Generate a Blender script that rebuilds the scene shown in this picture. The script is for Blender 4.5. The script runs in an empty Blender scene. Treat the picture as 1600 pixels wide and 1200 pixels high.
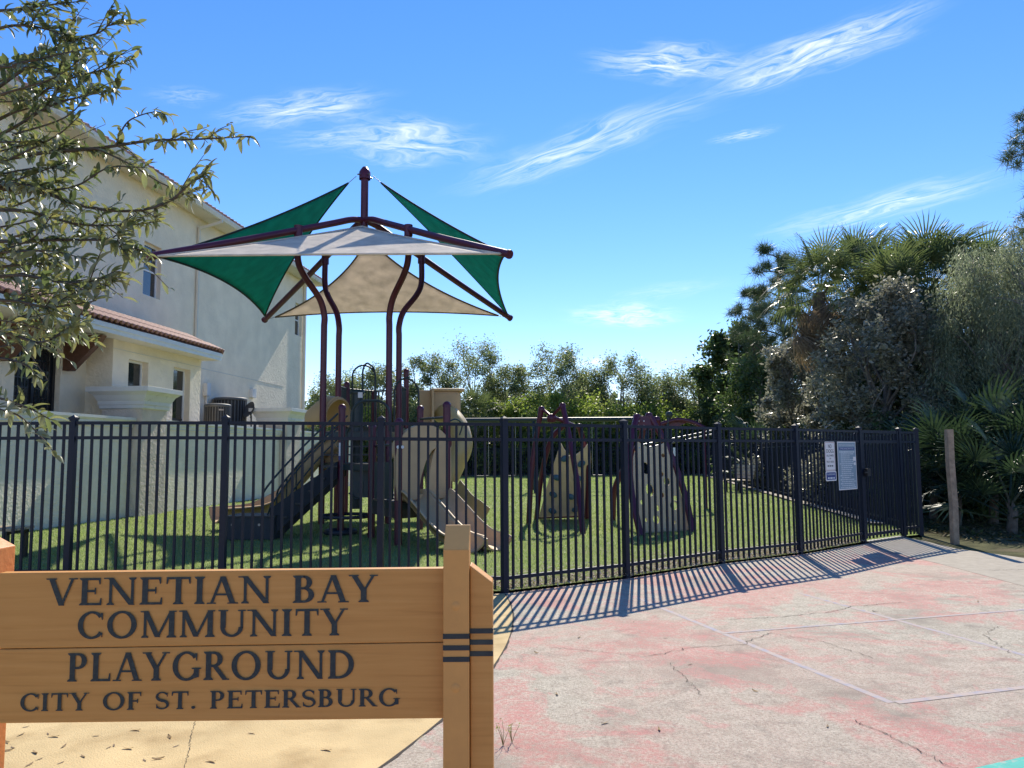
import bpy, math, random
import numpy as np
from mathutils import Vector, Matrix, geometry

# ------------------------------------------------------------------ camera, sky, sun, exposure
S = bpy.context.scene
COL = S.collection
R_ = math.radians
FPX, EYE, ROLL, PITCH = 1190.0, 1.47, R_(.4), math.atan(108 / 1190)
cam = bpy.data.cameras.new('camera')
cam.sensor_width = 36.0
cam.lens = 36.0 * FPX / 1600.0
cam.clip_start = .05
cam.clip_end = 3000
camo = bpy.data.objects.new('camera', cam)
COL.objects.link(camo)
camo.matrix_world = Matrix.Translation((0, 0, EYE)) @ Matrix.Rotation(R_(90) + PITCH, 4, 'X') @ Matrix.Rotation(-ROLL, 4, 'Z')
S.camera = camo
S.view_settings.view_transform = 'Standard'
S.view_settings.look = 'None'
S.view_settings.exposure = 0.90
S.view_settings.gamma = 1
S.view_settings.use_curve_mapping = False
S.cycles.max_bounces = 6
S.cycles.diffuse_bounces = 3
S.cycles.glossy_bounces = 2
S.cycles.transmission_bounces = 4
S.cycles.transparent_max_bounces = 8
S.cycles.caustics_reflective = False
S.cycles.caustics_refractive = False

SUN_EL, SUN_AZ = R_(41), R_(9.5)
sl = bpy.data.lights.new('sun', 'SUN')
sl.energy = 3.6
sl.angle = R_(.53)
sl.color = (1, .92, .78)
so = bpy.data.objects.new('sun', sl)
COL.objects.link(so)
sv = Vector((math.sin(SUN_AZ) * math.cos(SUN_EL), math.cos(SUN_AZ) * math.cos(SUN_EL), math.sin(SUN_EL)))
so.rotation_euler = sv.to_track_quat('Z', 'Y').to_euler()
so.location = sv * 60

cP, sP = math.cos(PITCH), math.sin(PITCH)
def ray(px, py):
    dx, dy = px - 800, py - 600
    u = (dx * math.cos(ROLL) - dy * math.sin(ROLL)) / FPX
    v = (dx * math.sin(ROLL) + dy * math.cos(ROLL)) / FPX
    return Vector((u, cP + v * sP, sP - v * cP))
def P(px, py, Y):
    d = ray(px, py)
    k = Y / d.y
    return Vector((d.x * k, Y, EYE + d.z * k))
def G(px, py, z=0.0):
    d = ray(px, py)
    k = (z - EYE) / d.z
    return Vector((d.x * k, d.y * k, z))

world = bpy.data.worlds.new("World")
S.world = world
world.use_nodes = True
wn, wl = world.node_tree.nodes, world.node_tree.links
wn.clear()
def nd(nodes, t, **kw):
    n = nodes.new(t)
    for k, v in kw.items():
        setattr(n, k, v)
    return n
sky = nd(wn, 'ShaderNodeTexSky', sky_type='NISHITA', sun_disc=False, sun_elevation=SUN_EL, sun_rotation=SUN_AZ,
         altitude=0, air_density=1.0, dust_density=0.0, ozone_density=3.6)
tc = nd(wn, 'ShaderNodeTexCoord')
sep = nd(wn, 'ShaderNodeSeparateXYZ')
wl.new(tc.outputs['Generated'], sep.inputs[0])
zc = nd(wn, 'ShaderNodeMath', operation='MAXIMUM'); zc.inputs[1].default_value = .03
wl.new(sep.outputs[2], zc.inputs[0])
dv = []
for k in (0, 1):
    m = nd(wn, 'ShaderNodeMath', operation='DIVIDE')
    wl.new(sep.outputs[k], m.inputs[0]); wl.new(zc.outputs[0], m.inputs[1]); dv.append(m)
cq = nd(wn, 'ShaderNodeCombineXYZ')
wl.new(dv[0].outputs[0], cq.inputs[0]); wl.new(dv[1].outputs[0], cq.inputs[1])
def Q(px, py):
    d = ray(px, py)
    return np.array((d.x / d.z, d.y / d.z))
# cirrus streaks: the two ends of each and its half width, density
CLOUDS = [((925, 92), (1165, 106), 30, 1.15), ((1110, 145), (1470, 5), 34, 1.2), ((725, 300), (1110, 150), 32, .9),
          ((1210, 370), (1600, 262), 24, .75), ((890, 500), (1065, 488), 20, 1.0), ((350, 192), (600, 148), 28, 1.0),
          ((520, 212), (760, 236), 40, .9), ((1105, 222), (1220, 200), 9, .6), ((880, 566), (965, 566), 9, .9),
          ((230, 150), (350, 148), 16, .3), ((960, 470), (1140, 436), 16, .25), ((420, 225), (640, 205), 20, .45)]
acc = None
for i, (a, b, w, dens) in enumerate(CLOUDS):
    q0, q1 = Q(*a), Q(*b)
    c = (q0 + q1) / 2
    ax = (q1 - q0); L = np.linalg.norm(ax) / 2; ax = ax / np.linalg.norm(ax)
    pm = ((a[0] + b[0]) / 2, (a[1] + b[1]) / 2)
    dpx = np.array((b[0] - a[0], b[1] - a[1]), float); dpx /= np.linalg.norm(dpx)
    off = Q(pm[0] - dpx[1] * w, pm[1] + dpx[0] * w) - Q(*pm)
    wid = abs(off[0] * -ax[1] + off[1] * ax[0])
    mp = nd(wn, 'ShaderNodeMapping', vector_type='TEXTURE')
    mp.inputs['Location'].default_value = (c[0], c[1], 0)
    mp.inputs['Rotation'].default_value = (0, 0, math.atan2(ax[1], ax[0]))
    mp.inputs['Scale'].default_value = (L, wid, 1)
    wl.new(cq.outputs[0], mp.inputs['Vector'])
    # warp the outline
    wz = nd(wn, 'ShaderNodeTexNoise', noise_dimensions='4D'); wz.inputs['W'].default_value = i * 3.1
    wz.inputs['Scale'].default_value = 1.6; wz.inputs['Detail'].default_value = 2
    wl.new(mp.outputs[0], wz.inputs['Vector'])
    sub = nd(wn, 'ShaderNodeVectorMath', operation='MULTIPLY_ADD')
    sub.inputs[1].default_value = (.6, 1.3, 0)
    wl.new(wz.outputs['Color'], sub.inputs[0]); wl.new(mp.outputs[0], sub.inputs[2])
    sub2 = nd(wn, 'ShaderNodeVectorMath', operation='SUBTRACT'); sub2.inputs[1].default_value = (.3, .65, 0)
    wl.new(sub.outputs[0], sub2.inputs[0])
    ln = nd(wn, 'ShaderNodeVectorMath', operation='LENGTH'); wl.new(sub2.outputs[0], ln.inputs[0])
    mr = nd(wn, 'ShaderNodeMapRange', interpolation_type='SMOOTHERSTEP')
    mr.inputs[1].default_value = 1.35; mr.inputs[2].default_value = -.15; mr.inputs[3].default_value = 0; mr.inputs[4].default_value = 1
    wl.new(ln.outputs['Value'], mr.inputs[0])
    sc_ = nd(wn, 'ShaderNodeVectorMath', operation='MULTIPLY'); sc_.inputs[1].default_value = (1.7 * max(1, L / (wid * 8)), 3.4, 1)
    wl.new(sub2.outputs[0], sc_.inputs[0])
    nz = nd(wn, 'ShaderNodeTexNoise', noise_dimensions='4D'); nz.inputs['W'].default_value = i * 7.7
    nz.inputs['Scale'].default_value = 1.3; nz.inputs['Detail'].default_value = 6; nz.inputs['Roughness'].default_value = .64
    nz.inputs['Distortion'].default_value = .3
    wl.new(sc_.outputs[0], nz.inputs['Vector'])
    m2 = nd(wn, 'ShaderNodeMapRange'); m2.inputs[1].default_value = .38; m2.inputs[2].default_value = .86
    wl.new(nz.outputs['Fac'], m2.inputs[0])
    mu = nd(wn, 'ShaderNodeMath', operation='MULTIPLY'); wl.new(mr.outputs[0], mu.inputs[0]); wl.new(m2.outputs[0], mu.inputs[1])
    md = nd(wn, 'ShaderNodeMath', operation='MULTIPLY'); md.inputs[1].default_value = dens * 1.15; wl.new(mu.outputs[0], md.inputs[0])
    if acc is None:
        acc = md
    else:
        ad = nd(wn, 'ShaderNodeMath', operation='ADD'); wl.new(acc.outputs[0], ad.inputs[0]); wl.new(md.outputs[0], ad.inputs[1]); acc = ad
cl = nd(wn, 'ShaderNodeClamp'); cl.inputs['Max'].default_value = .92
wl.new(acc.outputs[0], cl.inputs[0])
mixc = nd(wn, 'ShaderNodeMix', data_type='RGBA')
wl.new(cl.outputs[0], mixc.inputs[0])
hsv = nd(wn, 'ShaderNodeHueSaturation'); hsv.inputs['Saturation'].default_value = 1.24; hsv.inputs['Value'].default_value = 1.0
wl.new(sky.outputs[0], hsv.inputs['Color'])
tnt = nd(wn, 'ShaderNodeMix', data_type='RGBA', blend_type='MULTIPLY'); tnt.inputs[0].default_value = 1; tnt.inputs[7].default_value = (.70, .62, .71, 1)
wl.new(hsv.outputs[0], tnt.inputs[6]); wl.new(tnt.outputs[2], mixc.inputs[6]); mixc.inputs[7].default_value = (5.4, 5.5, 5.6, 1)
bg = nd(wn, 'ShaderNodeBackground'); bg.inputs['Strength'].default_value = .15
wl.new(mixc.outputs[2], bg.inputs[0])
wo = nd(wn, 'ShaderNodeOutputWorld'); wl.new(bg.outputs[0], wo.inputs[0])

# ------------------------------------------------------------------ helpers
def tag(o, label=None, cat=None, group=None, kind=None):
    if label: o['label'] = label
    if cat: o['category'] = cat
    if group: o['group'] = group
    if kind: o['kind'] = kind
    return o
def empty(name, loc=(0, 0, 0), rz=0.0):
    o = bpy.data.objects.new(name, None)
    o.empty_display_size = .2
    COL.objects.link(o)
    o.location = loc
    o.rotation_euler = (0, 0, rz)
    return o
def rootmat(r):
    m = Matrix.Translation(r.location) @ Matrix.Rotation(r.rotation_euler.z, 4, 'Z')
    if r.parent is not None:
        pass
    return m
def link(o, parent=None, local=False):
    COL.objects.link(o)
    if parent is not None:
        o.parent = parent
        if not local and parent.type == 'EMPTY':
            o.matrix_parent_inverse = rootmat(parent).inverted()
    return o
class MB:
    """collects faces, builds ONE mesh object"""
    def __init__(self):
        self.v, self.f, self.s = [], [], []
    def add(self, vs, fs, smooth=False):
        n = len(self.v)
        self.v += [tuple(p) for p in vs]
        self.f += [tuple(i + n for i in f) for f in fs]
        self.s += [smooth] * len(fs)
        return self
    def box(self, c, sz, rz=0.0, m=None):
        x, y, z = sz[0] / 2, sz[1] / 2, sz[2] / 2
        vs = [Vector((a * x, b * y, d * z)) for a, b, d in ((-1, -1, -1), (1, -1, -1), (1, 1, -1), (-1, 1, -1), (-1, -1, 1), (1, -1, 1), (1, 1, 1), (-1, 1, 1))]
        if m is not None:
            vs = [m @ p for p in vs]
        elif rz:
            M = Matrix.Rotation(rz, 3, 'Z'); vs = [M @ p for p in vs]
        c = Vector(c)
        return self.add([p + c for p in vs], [(0, 3, 2, 1), (4, 5, 6, 7), (0, 1, 5, 4), (1, 2, 6, 5), (2, 3, 7, 6), (3, 0, 4, 7)])
    def box2(self, a, b):
        return self.box([(a[i] + b[i]) / 2 for i in range(3)], [abs(b[i] - a[i]) for i in range(3)])
    def bar(self, p, q, w, h, up=(0, 0, 1)):
        p, q = Vector(p), Vector(q)
        d = (q - p); L = d.length; d.normalize()
        s = d.cross(Vector(up))
        if s.length < 1e-4: s = Vector((1, 0, 0))
        s.normalize(); u = s.cross(d)
        vs = []
        for e in (p, q):
            vs += [e + s * a * w / 2 + u * b * h / 2 for a, b in ((-1, -1), (1, -1), (1, 1), (-1, 1))]
        return self.add(vs, [(0, 1, 2, 3), (7, 6, 5, 4), (0, 4, 5, 1), (1, 5, 6, 2), (2, 6, 7, 3), (3, 7, 4, 0)])
    def tube(self, pts, r, n=8, caps=True, smooth=True):
        pts = [Vector(p) for p in pts]
        k = len(pts)
        rs = r if isinstance(r, (list, tuple)) else [r] * k
        t = []
        for i in range(k):
            a = pts[min(i + 1, k - 1)] - pts[max(i - 1, 0)]
            t.append(a.normalized() if a.length > 1e-9 else Vector((0, 0, 1)))
        ref = Vector((0, 0, 1)) if abs(t[0].z) < .9 else Vector((1, 0, 0))
        u = t[0].cross(ref).normalized()
        vs = []
        for i in range(k):
            u = (u - t[i] * u.dot(t[i])).normalized()
            w = t[i].cross(u)
            for j in range(n):
                a = 2 * math.pi * j / n
                vs.append(pts[i] + (u * math.cos(a) + w * math.sin(a)) * rs[i])
        fs = []
        for i in range(k - 1):
            for j in range(n):
                fs.append((i * n + j, i * n + (j + 1) % n, (i + 1) * n + (j + 1) % n, (i + 1) * n + j))
        self.add(vs, fs, smooth)
        if caps:
            self.add([vs[j] for j in range(n)], [tuple(range(n))[::-1]])
            self.add([vs[(k - 1) * n + j] for j in range(n)], [tuple(range(n))])
        return self
    def lathe(self, c, prof, n=16, smooth=True):
        c = Vector(c); vs = []; fs = []
        for (r, z) in prof:
            for j in range(n):
                a = 2 * math.pi * j / n
                vs.append(c + Vector((r * math.cos(a), r * math.sin(a), z)))
        for i in range(len(prof) - 1):
            for j in range(n):
                fs.append((i * n + j, i * n + (j + 1) % n, (i + 1) * n + (j + 1) % n, (i + 1) * n + j))
        return self.add(vs, fs, smooth)
    def prism(self, pts, vec):
        """polygon (3D points) extruded by vec"""
        pts = [Vector(p) for p in pts]; vec = Vector(vec); n = len(pts)
        vs = pts + [p + vec for p in pts]
        fs = [tuple(range(n))[::-1], tuple(range(n, 2 * n))]
        fs += [(i, (i + 1) % n, n + (i + 1) % n, n + i) for i in range(n)]
        return self.add(vs, fs)
    def sweep(self, path, prof, smooth=True, side=None, closed=True, cap=True):
        """closed 2D profile (across, up) swept along a path"""
        path = [Vector(p) for p in path]; k = len(path); n = len(prof); vs = []
        for i in range(k):
            t = (path[min(i + 1, k - 1)] - path[max(i - 1, 0)]).normalized()
            sd = Vector((t.y, -t.x, 0)) if side is None else Vector(side)
            sd.normalize()
            up = sd.cross(t)
            pr = prof[i] if isinstance(prof[0][0], (list, tuple)) else prof
            n = len(pr)
            for (a, b) in pr:
                vs.append(path[i] + sd * a + up * b)
        fs = []
        for i in range(k - 1):
            for j in range(n if closed else n - 1):
                fs.append((i * n + j, i * n + (j + 1) % n, (i + 1) * n + (j + 1) % n, (i + 1) * n + j))
        self.add(vs, fs, smooth)
        if cap and closed:
            self.add(vs[:n], [tuple(range(n))[::-1]]); self.add(vs[-n:], [tuple(range(n))])
        return self
    def mesh(self, name, mat):
        me = bpy.data.meshes.new(name)
        me.from_pydata(self.v, [], self.f)
        me.polygons.foreach_set('use_smooth', self.s)
        if mat: me.materials.append(mat)
        me.update()
        return me
    def build(self, name, mat, parent=None, local=False, bevel=0.0):
        me = self.mesh(name, mat)
        o = bpy.data.objects.new(name, me)
        link(o, parent, local)
        if bevel:
            b = o.modifiers.new('bevel', 'BEVEL'); b.width = bevel; b.segments = 2; b.limit_method = 'ANGLE'
        return o
def place(name, me, loc, rot=(0, 0, 0), parent=None, local=False, scale=None):
    o = bpy.data.objects.new(name, me)
    link(o, parent, local)
    o.location = loc
    o.rotation_euler = rot
    if scale is not None: o.scale = scale
    return o
def copy_tree(o, parent=None):
    c = o.copy(); COL.objects.link(c)
    if parent is not None: c.parent = parent
    for ch in list(o.children):
        copy_tree(ch, c)
    return c
def npmesh(name, v, quads, mat, smooth=False):
    """fast mesh: v (N,3), quads (M,4) or tris (M,3)"""
    v = np.asarray(v, np.float32); q = np.asarray(quads, np.int32)
    me = bpy.data.meshes.new(name)
    k = q.shape[1]
    me.vertices.add(len(v)); me.vertices.foreach_set('co', v.ravel())
    me.loops.add(q.size); me.loops.foreach_set('vertex_index', q.ravel())
    me.polygons.add(len(q))
    me.polygons.foreach_set('loop_start', np.arange(0, q.size, k, dtype=np.int32))
    me.polygons.foreach_set('loop_total', np.full(len(q), k, np.int32))
    if smooth: me.polygons.foreach_set('use_smooth', np.ones(len(q), bool))
    me.materials.append(mat)
    me.update(calc_edges=True)
    return me

# ------------------------------------------------------------------ materials
def base_mat(name):
    m = bpy.data.materials.new(name); m.use_nodes = True
    n, l = m.node_tree.nodes, m.node_tree.links
    return m, n, l, n['Principled BSDF']
def ramp(n, stops):
    r = n.new('ShaderNodeValToRGB')
    while len(r.color_ramp.elements) < len(stops): r.color_ramp.elements.new(.5)
    for e, (p, c) in zip(r.color_ramp.elements, stops):
        e.position = p; e.color = (*c, 1)
    return r
def sc3(c, k): return tuple(min(1, x * k) for x in c)
def mat(name, col, rough=.6, var=.15, nscale=6, bump=0.0, bscale=40, metal=0.0, spec=.5, detail=6, bdetail=4, stain=None, coat=0.0):
    m, n, l, p = base_mat(name)
    tcn = n.new('ShaderNodeTexCoord')
    nz = n.new('ShaderNodeTexNoise'); nz.inputs['Scale'].default_value = nscale; nz.inputs['Detail'].default_value = detail
    nz.inputs['Roughness'].default_value = .6
    l.new(tcn.outputs['Object'], nz.inputs['Vector'])
    r = ramp(n, [(.3, sc3(col, 1 - var)), (.7, sc3(col, 1 + var))])
    l.new(nz.outputs['Fac'], r.inputs[0])
    out = r.outputs[0]
    if stain:
        c2, s2, lo, hi = stain
        n2 = n.new('ShaderNodeTexNoise'); n2.inputs['Scale'].default_value = s2; n2.inputs['Detail'].default_value = 8
        l.new(tcn.outputs['Object'], n2.inputs['Vector'])
        mr = n.new('ShaderNodeMapRange'); mr.inputs[1].default_value = lo; mr.inputs[2].default_value = hi
        l.new(n2.outputs['Fac'], mr.inputs[0])
        mx = n.new('ShaderNodeMix'); mx.data_type = 'RGBA'
        l.new(mr.outputs[0], mx.inputs[0]); l.new(out, mx.inputs[6]); mx.inputs[7].default_value = (*c2, 1)
        out = mx.outputs[2]
    l.new(out, p.inputs['Base Color'])
    p.inputs['Roughness'].default_value = rough
    p.inputs['Metallic'].default_value = metal
    p.inputs['Specular IOR Level'].default_value = spec
    p.inputs['Coat Weight'].default_value = coat
    if bump:
        bn = n.new('ShaderNodeTexNoise'); bn.inputs['Scale'].default_value = bscale; bn.inputs['Detail'].default_value = bdetail
        l.new(tcn.outputs['Object'], bn.inputs['Vector'])
        b = n.new('ShaderNodeBump'); b.inputs['Strength'].default_value = min(1, bump); b.inputs['Distance'].default_value = .02 * bump
        l.new(bn.outputs['Fac'], b.inputs['Height']); l.new(b.outputs[0], p.inputs['Normal'])
    return m
def leaf_mat(name, cols, trans=.3, rough=.45, spec=.5, under=None):
    m, n, l, p = base_mat(name)
    g = n.new('ShaderNodeNewGeometry')
    r = ramp(n, [(i / max(1, len(cols) - 1), c) for i, c in enumerate(cols)])
    l.new(g.outputs['Random Per Island'], r.inputs[0])
    col = r.outputs[0]
    if under:
        mx = n.new('ShaderNodeMix'); mx.data_type = 'RGBA'
        l.new(g.outputs['Backfacing'], mx.inputs[0]); l.new(col, mx.inputs[6]); mx.inputs[7].default_value = (*under, 1)
        col = mx.outputs[2]
    l.new(col, p.inputs['Base Color'])
    p.inputs['Roughness'].default_value = rough
    p.inputs['Specular IOR Level'].default_value = spec
    t = n.new('ShaderNodeBsdfTranslucent')
    h = n.new('ShaderNodeHueSaturation'); h.inputs['Saturation'].default_value = 1.1; h.inputs['Value'].default_value = 1.5
    l.new(r.outputs[0], h.inputs['Color']); l.new(h.outputs[0], t.inputs['Color'])
    ms = n.new('ShaderNodeMixShader'); ms.inputs[0].default_value = trans
    l.new(p.outputs[0], ms.inputs[1]); l.new(t.outputs[0], ms.inputs[2])
    l.new(ms.outputs[0], n['Material Output'].inputs['Surface'])
    return m
def cloth_mat(name, col, trans=.4, tint=None):
    m, n, l, p = base_mat(name)
    tcn = n.new('ShaderNodeTexCoord')
    nz = n.new('ShaderNodeTexNoise'); nz.inputs['Scale'].default_value = 3.5; nz.inputs['Detail'].default_value = 7
    l.new(tcn.outputs['Object'], nz.inputs['Vector'])
    r = ramp(n, [(.3, sc3(col, .86)), (.7, sc3(col, 1.12))])
    l.new(nz.outputs['Fac'], r.inputs[0])
    w = n.new('ShaderNodeTexWave'); w.inputs['Scale'].default_value = 28; w.inputs['Distortion'].default_value = 1.5; w.bands_direction = 'DIAGONAL'
    l.new(tcn.outputs['Object'], w.inputs['Vector'])
    b = n.new('ShaderNodeBump'); b.inputs['Strength'].default_value = .25; b.inputs['Distance'].default_value = .01
    l.new(w.outputs['Fac'], b.inputs['Height']); l.new(b.outputs[0], p.inputs['Normal'])
    l.new(r.outputs[0], p.inputs['Base Color']); p.inputs['Roughness'].default_value = .85; p.inputs['Specular IOR Level'].default_value = .2
    t = n.new('ShaderNodeBsdfTranslucent'); l.new(r.outputs[0], t.inputs['Color'])
    ms = n.new('ShaderNodeMixShader'); ms.inputs[0].default_value = trans
    l.new(p.outputs[0], ms.inputs[1]); l.new(t.outputs[0], ms.inputs[2])
    l.new(ms.outputs[0], n['Material Output'].inputs['Surface'])
    return m

M = {}
M['stucco'] = mat('stucco', (.86, .76, .58), .9, .09, 1.2, 1.3, 11, spec=.2, bdetail=7, stain=((.76, .67, .52), .7, .58, .8))
M['stucco_wall'] = mat('garden_stucco', (.84, .77, .60), .9, .09, 1.2, 1.3, 16, spec=.2, bdetail=6, stain=((.70, .65, .51), .9, .55, .8))
M['pillar'] = mat('pillar_stucco', (.66, .57, .46), .9, .12, 2.2, 1.4, 14, spec=.2, bdetail=7, stain=((.52, .45, .37), 1.3, .5, .75))
M['trim'] = mat('trim', (.70, .70, .66), .7, .06, 2, .2, 30, spec=.3, stain=((.45, .45, .42), 5, .6, .8))
M['soffit'] = mat('soffit', (.68, .64, .54), .8, .05, 2)
M['whitetrim'] = mat('white_trim', (.78, .80, .80), .55, .04, 3)
M['tile'] = mat('roof_tile', (.40, .24, .19), .75, .35, 9, .4, 60, stain=((.10, .05, .045), 3, .5, .75))
M['brown'] = mat('brown_wood', (.13, .06, .035), .7, .2, 12, .3, 80)
M['darkdoor'] = mat('dark_door', (.012, .014, .018), .35, .1, 8)
M['glass'] = mat('window_glass', (.02, .025, .03), .04, .05, 2, spec=.9)
M['ac'] = mat('ac_metal', (.11, .115, .12), .55, .12, 10, metal=.2)
M['acdark'] = mat('ac_dark', (.02, .02, .022), .6)
M['fence'] = mat('fence_powder_coat', (.005, .011, .027), .5, .15, 14, spec=.3)
M['maroon'] = mat('maroon_paint', (.085, .010, .030), .38, .12, 8, spec=.5)
M['teal'] = mat('dark_teal_paint', (.018, .034, .036), .45, .12, 8)
M['navy'] = mat('navy_plastic', (.022, .028, .036), .55, .15, 10)
M['deck'] = mat('deck_coating', (.05, .045, .04), .6, .2, 30, .3, 120)
M['tan'] = mat('tan_plastic', (.55, .38, .21), .5, .10, 2.5, .05, 60, spec=.25)
M['yellowtan'] = mat('yellow_tan_plastic', (.50, .37, .16), .42, .08, 2.5, .05, 60)
M['panel'] = mat('beige_panel', (.72, .51, .29), .55, .06, 6)
M['panel_light'] = mat('pale_beige_panel', (.66, .52, .35), .55, .06, 6)
M['hold'] = mat('climbing_hold', (.05, .13, .19), .5, .15, 8)
M['sail_grey'] = cloth_mat('grey_shade_cloth', (.84, .75, .63), .3)
M['sail_beige'] = cloth_mat('beige_shade_cloth', (.68, .61, .54), .5)
M['sail_green'] = cloth_mat('green_shade_cloth', (.022, .34, .29), .55)
M['hem'] = mat('sail_hem', (.012, .03, .025), .8)
M['hem_beige'] = mat('sail_hem_beige', (.13, .10, .075), .8)
M['steel'] = mat('steel_cable', (.35, .35, .36), .35, .1, 10, metal=.9)
M['wood_grey'] = mat('weathered_post', (.31, .235, .165), .9, .3, 14, .6, 60, stain=((.15, .12, .09), 4, .5, .75))
M['concrete'] = mat('path_concrete', (.40, .355, .285), .9, .12, 9, .5, 90, spec=.2)
M['bench'] = mat('bench_plastic', (.42, .32, .2), .6, .1, 8)
M['blackmetal'] = mat('black_metal', (.012, .012, .014), .5)
M['signwhite'] = mat('sign_white', (.78, .76, .74), .5, .04, 6)
M['signgrey'] = mat('sign_grey', (.24, .33, .40), .45, .06, 5)
M['signblue'] = mat('sign_blue', (.015, .045, .22), .45, .06, 6)
M['signblack'] = mat('sign_black', (.02, .02, .022), .5)
M['signred'] = mat('sign_red', (.35, .10, .08), .5)
M['signtext'] = mat('sign_pale_text', (.66, .70, .72), .5)
M['bark'] = mat('bark', (.13, .105, .08), .95, .35, 12, .9, 40)
M['bark_grey'] = mat('grey_bark', (.20, .18, .155), .95, .3, 12, .8, 40)
M['twig'] = mat('twig', (.085, .068, .052), .9, .3, 30)
M['dirt'] = mat('dirt', (.14, .11, .075), 1.0, .3, 5, .8, 30, spec=.1)
M['weedstem'] = mat('weed_stem', (.20, .19, .06), .8)
# ------------------------------------------------------------------ ground materials
def court_mat():
    m, n, l, p = base_mat('faded_court_paint')
    tcn = n.new('ShaderNodeTexCoord'); O = tcn.outputs['Object']
    def noise(sc, det=6, ro=.6, dist=0, off=(0, 0, 0)):
        mp = n.new('ShaderNodeMapping'); mp.inputs['Location'].default_value = off
        l.new(O, mp.inputs['Vector'])
        k = n.new('ShaderNodeTexNoise'); k.inputs['Scale'].default_value = sc; k.inputs['Detail'].default_value = det
        k.inputs['Roughness'].default_value = ro; k.inputs['Distortion'].default_value = dist
        l.new(mp.outputs[0], k.inputs['Vector']); return k.outputs['Fac']
    def rng(x, a, b, c=0, d=1):
        k = n.new('ShaderNodeMapRange'); k.inputs[1].default_value = a; k.inputs[2].default_value = b
        k.inputs[3].default_value = c; k.inputs[4].default_value = d; l.new(x, k.inputs[0]); return k.outputs[0]
    def mix(f, a, b):
        k = n.new('ShaderNodeMix'); k.data_type = 'RGBA'; l.new(f, k.inputs[0])
        for i, x in ((6, a), (7, b)):
            if isinstance(x, tuple): k.inputs[i].default_value = (*x, 1)
            else: l.new(x, k.inputs[i])
        return k.outputs[2]
    def mul(a, b):
        k = n.new('ShaderNodeMath'); k.operation = 'MULTIPLY'; l.new(a, k.inputs[0])
        if isinstance(b, float): k.inputs[1].default_value = b
        else: l.new(b, k.inputs[1])
        return k.outputs[0]
    conc = mix(rng(noise(9, 8), .3, .72), (.42, .37, .285), (.64, .58, .46))
    conc = mix(mul(rng(noise(48, 6, .8), .46, .60), .75), conc, (.24, .20, .16))
    conc = mix(mul(rng(noise(70, 5, .8, 0, (9, 2, 0)), .54, .66), .8), conc, (.78, .73, .62))
    conc = mix(rng(noise(1.1, 6, .6, .4, (3, 8, 0)), .5, .72), conc, (.29, .25, .20))
    # worn paint: broad patches broken up by fine grain
    big = noise(.85, 7, .62, .35, (11.3, 4.1, 0)); fine = noise(24, 6, .75)
    w1 = mul(rng(big, .495, .555), rng(fine, .34, .60))
    w2 = mul(rng(noise(.42, 5, .6, .5, (2.2, 1.7, 0)), .42, .62), rng(noise(60, 3, .7), .30, .62))
    c = mix(mul(w2, .42), conc, (.52, .30, .245))
    c = mix(mul(w1, .66), c, (.60, .225, .20))
    w3 = mul(rng(noise(2.1, 6, .65, 1.4, (7.7, 3.3, 0)), .555, .60), rng(noise(34, 5, .75, 0, (1, 6, 0)), .36, .55))
    c = mix(mul(w3, .45), c, (.60, .25, .225))
    # dark scuffs and stains
    c = mix(mul(rng(noise(2.3, 9, .7, 1.8, (5, 5, 0)), .55, .74), .6), c, (.19, .17, .145))
    spk = noise(140, 2, .5)
    c = mix(mul(rng(spk, .56, .70), .6), c, (.17, .145, .12))
    l.new(c, p.inputs['Base Color'])
    p.inputs['Roughness'].default_value = .88; p.inputs['Specular IOR Level'].default_value = .25
    b = n.new('ShaderNodeBump'); b.inputs['Strength'].default_value = .9; b.inputs['Distance'].default_value = .008
    l.new(noise(110, 5, .7), b.inputs['Height']); l.new(b.outputs[0], p.inputs['Normal'])
    return m
M['court'] = court_mat()
M['courtline'] = mat('faded_blue_line', (.33, .315, .36), .9, .12, 8, .3, 110, stain=((.44, .36, .31), 13, .36, .56))
M['turq'] = mat('turquoise_paint', (.08, .42, .34), .85, .15, 9, .3, 110, stain=((.35, .42, .36), 22, .56, .7))
M['pad'] = mat('tan_concrete', (.60, .455, .235), .9, .13, 2.2, .5, 120, spec=.2, stain=((.42, .30, .145), 3.5, .50, .75))
M['crack'] = mat('crack', (.055, .045, .035), 1.0)
M['turf'] = mat('turf_backing', (.23, .29, .11), .95, .3, 30, .8, 120, spec=.1, stain=((.22, .235, .12), .5, .45, .75))
M['grassblade'] = leaf_mat('turf_blade', [(.16, .225, .065), (.215, .29, .095), (.28, .34, .125), (.37, .385, .21)], .5, .5, .3)
M['mulch'] = leaf_mat('leaf_litter', [(.16, .11, .07), (.34, .27, .19), (.55, .48, .40), (.24, .17, .10), (.66, .60, .52)], .2, .8, .2)
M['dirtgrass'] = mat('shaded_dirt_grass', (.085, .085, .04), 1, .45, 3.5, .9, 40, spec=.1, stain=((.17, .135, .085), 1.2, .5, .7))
M['lawn'] = mat('far_ground', (.07, .085, .03), 1, .3, .8, .5, 8, spec=.1)

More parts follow.
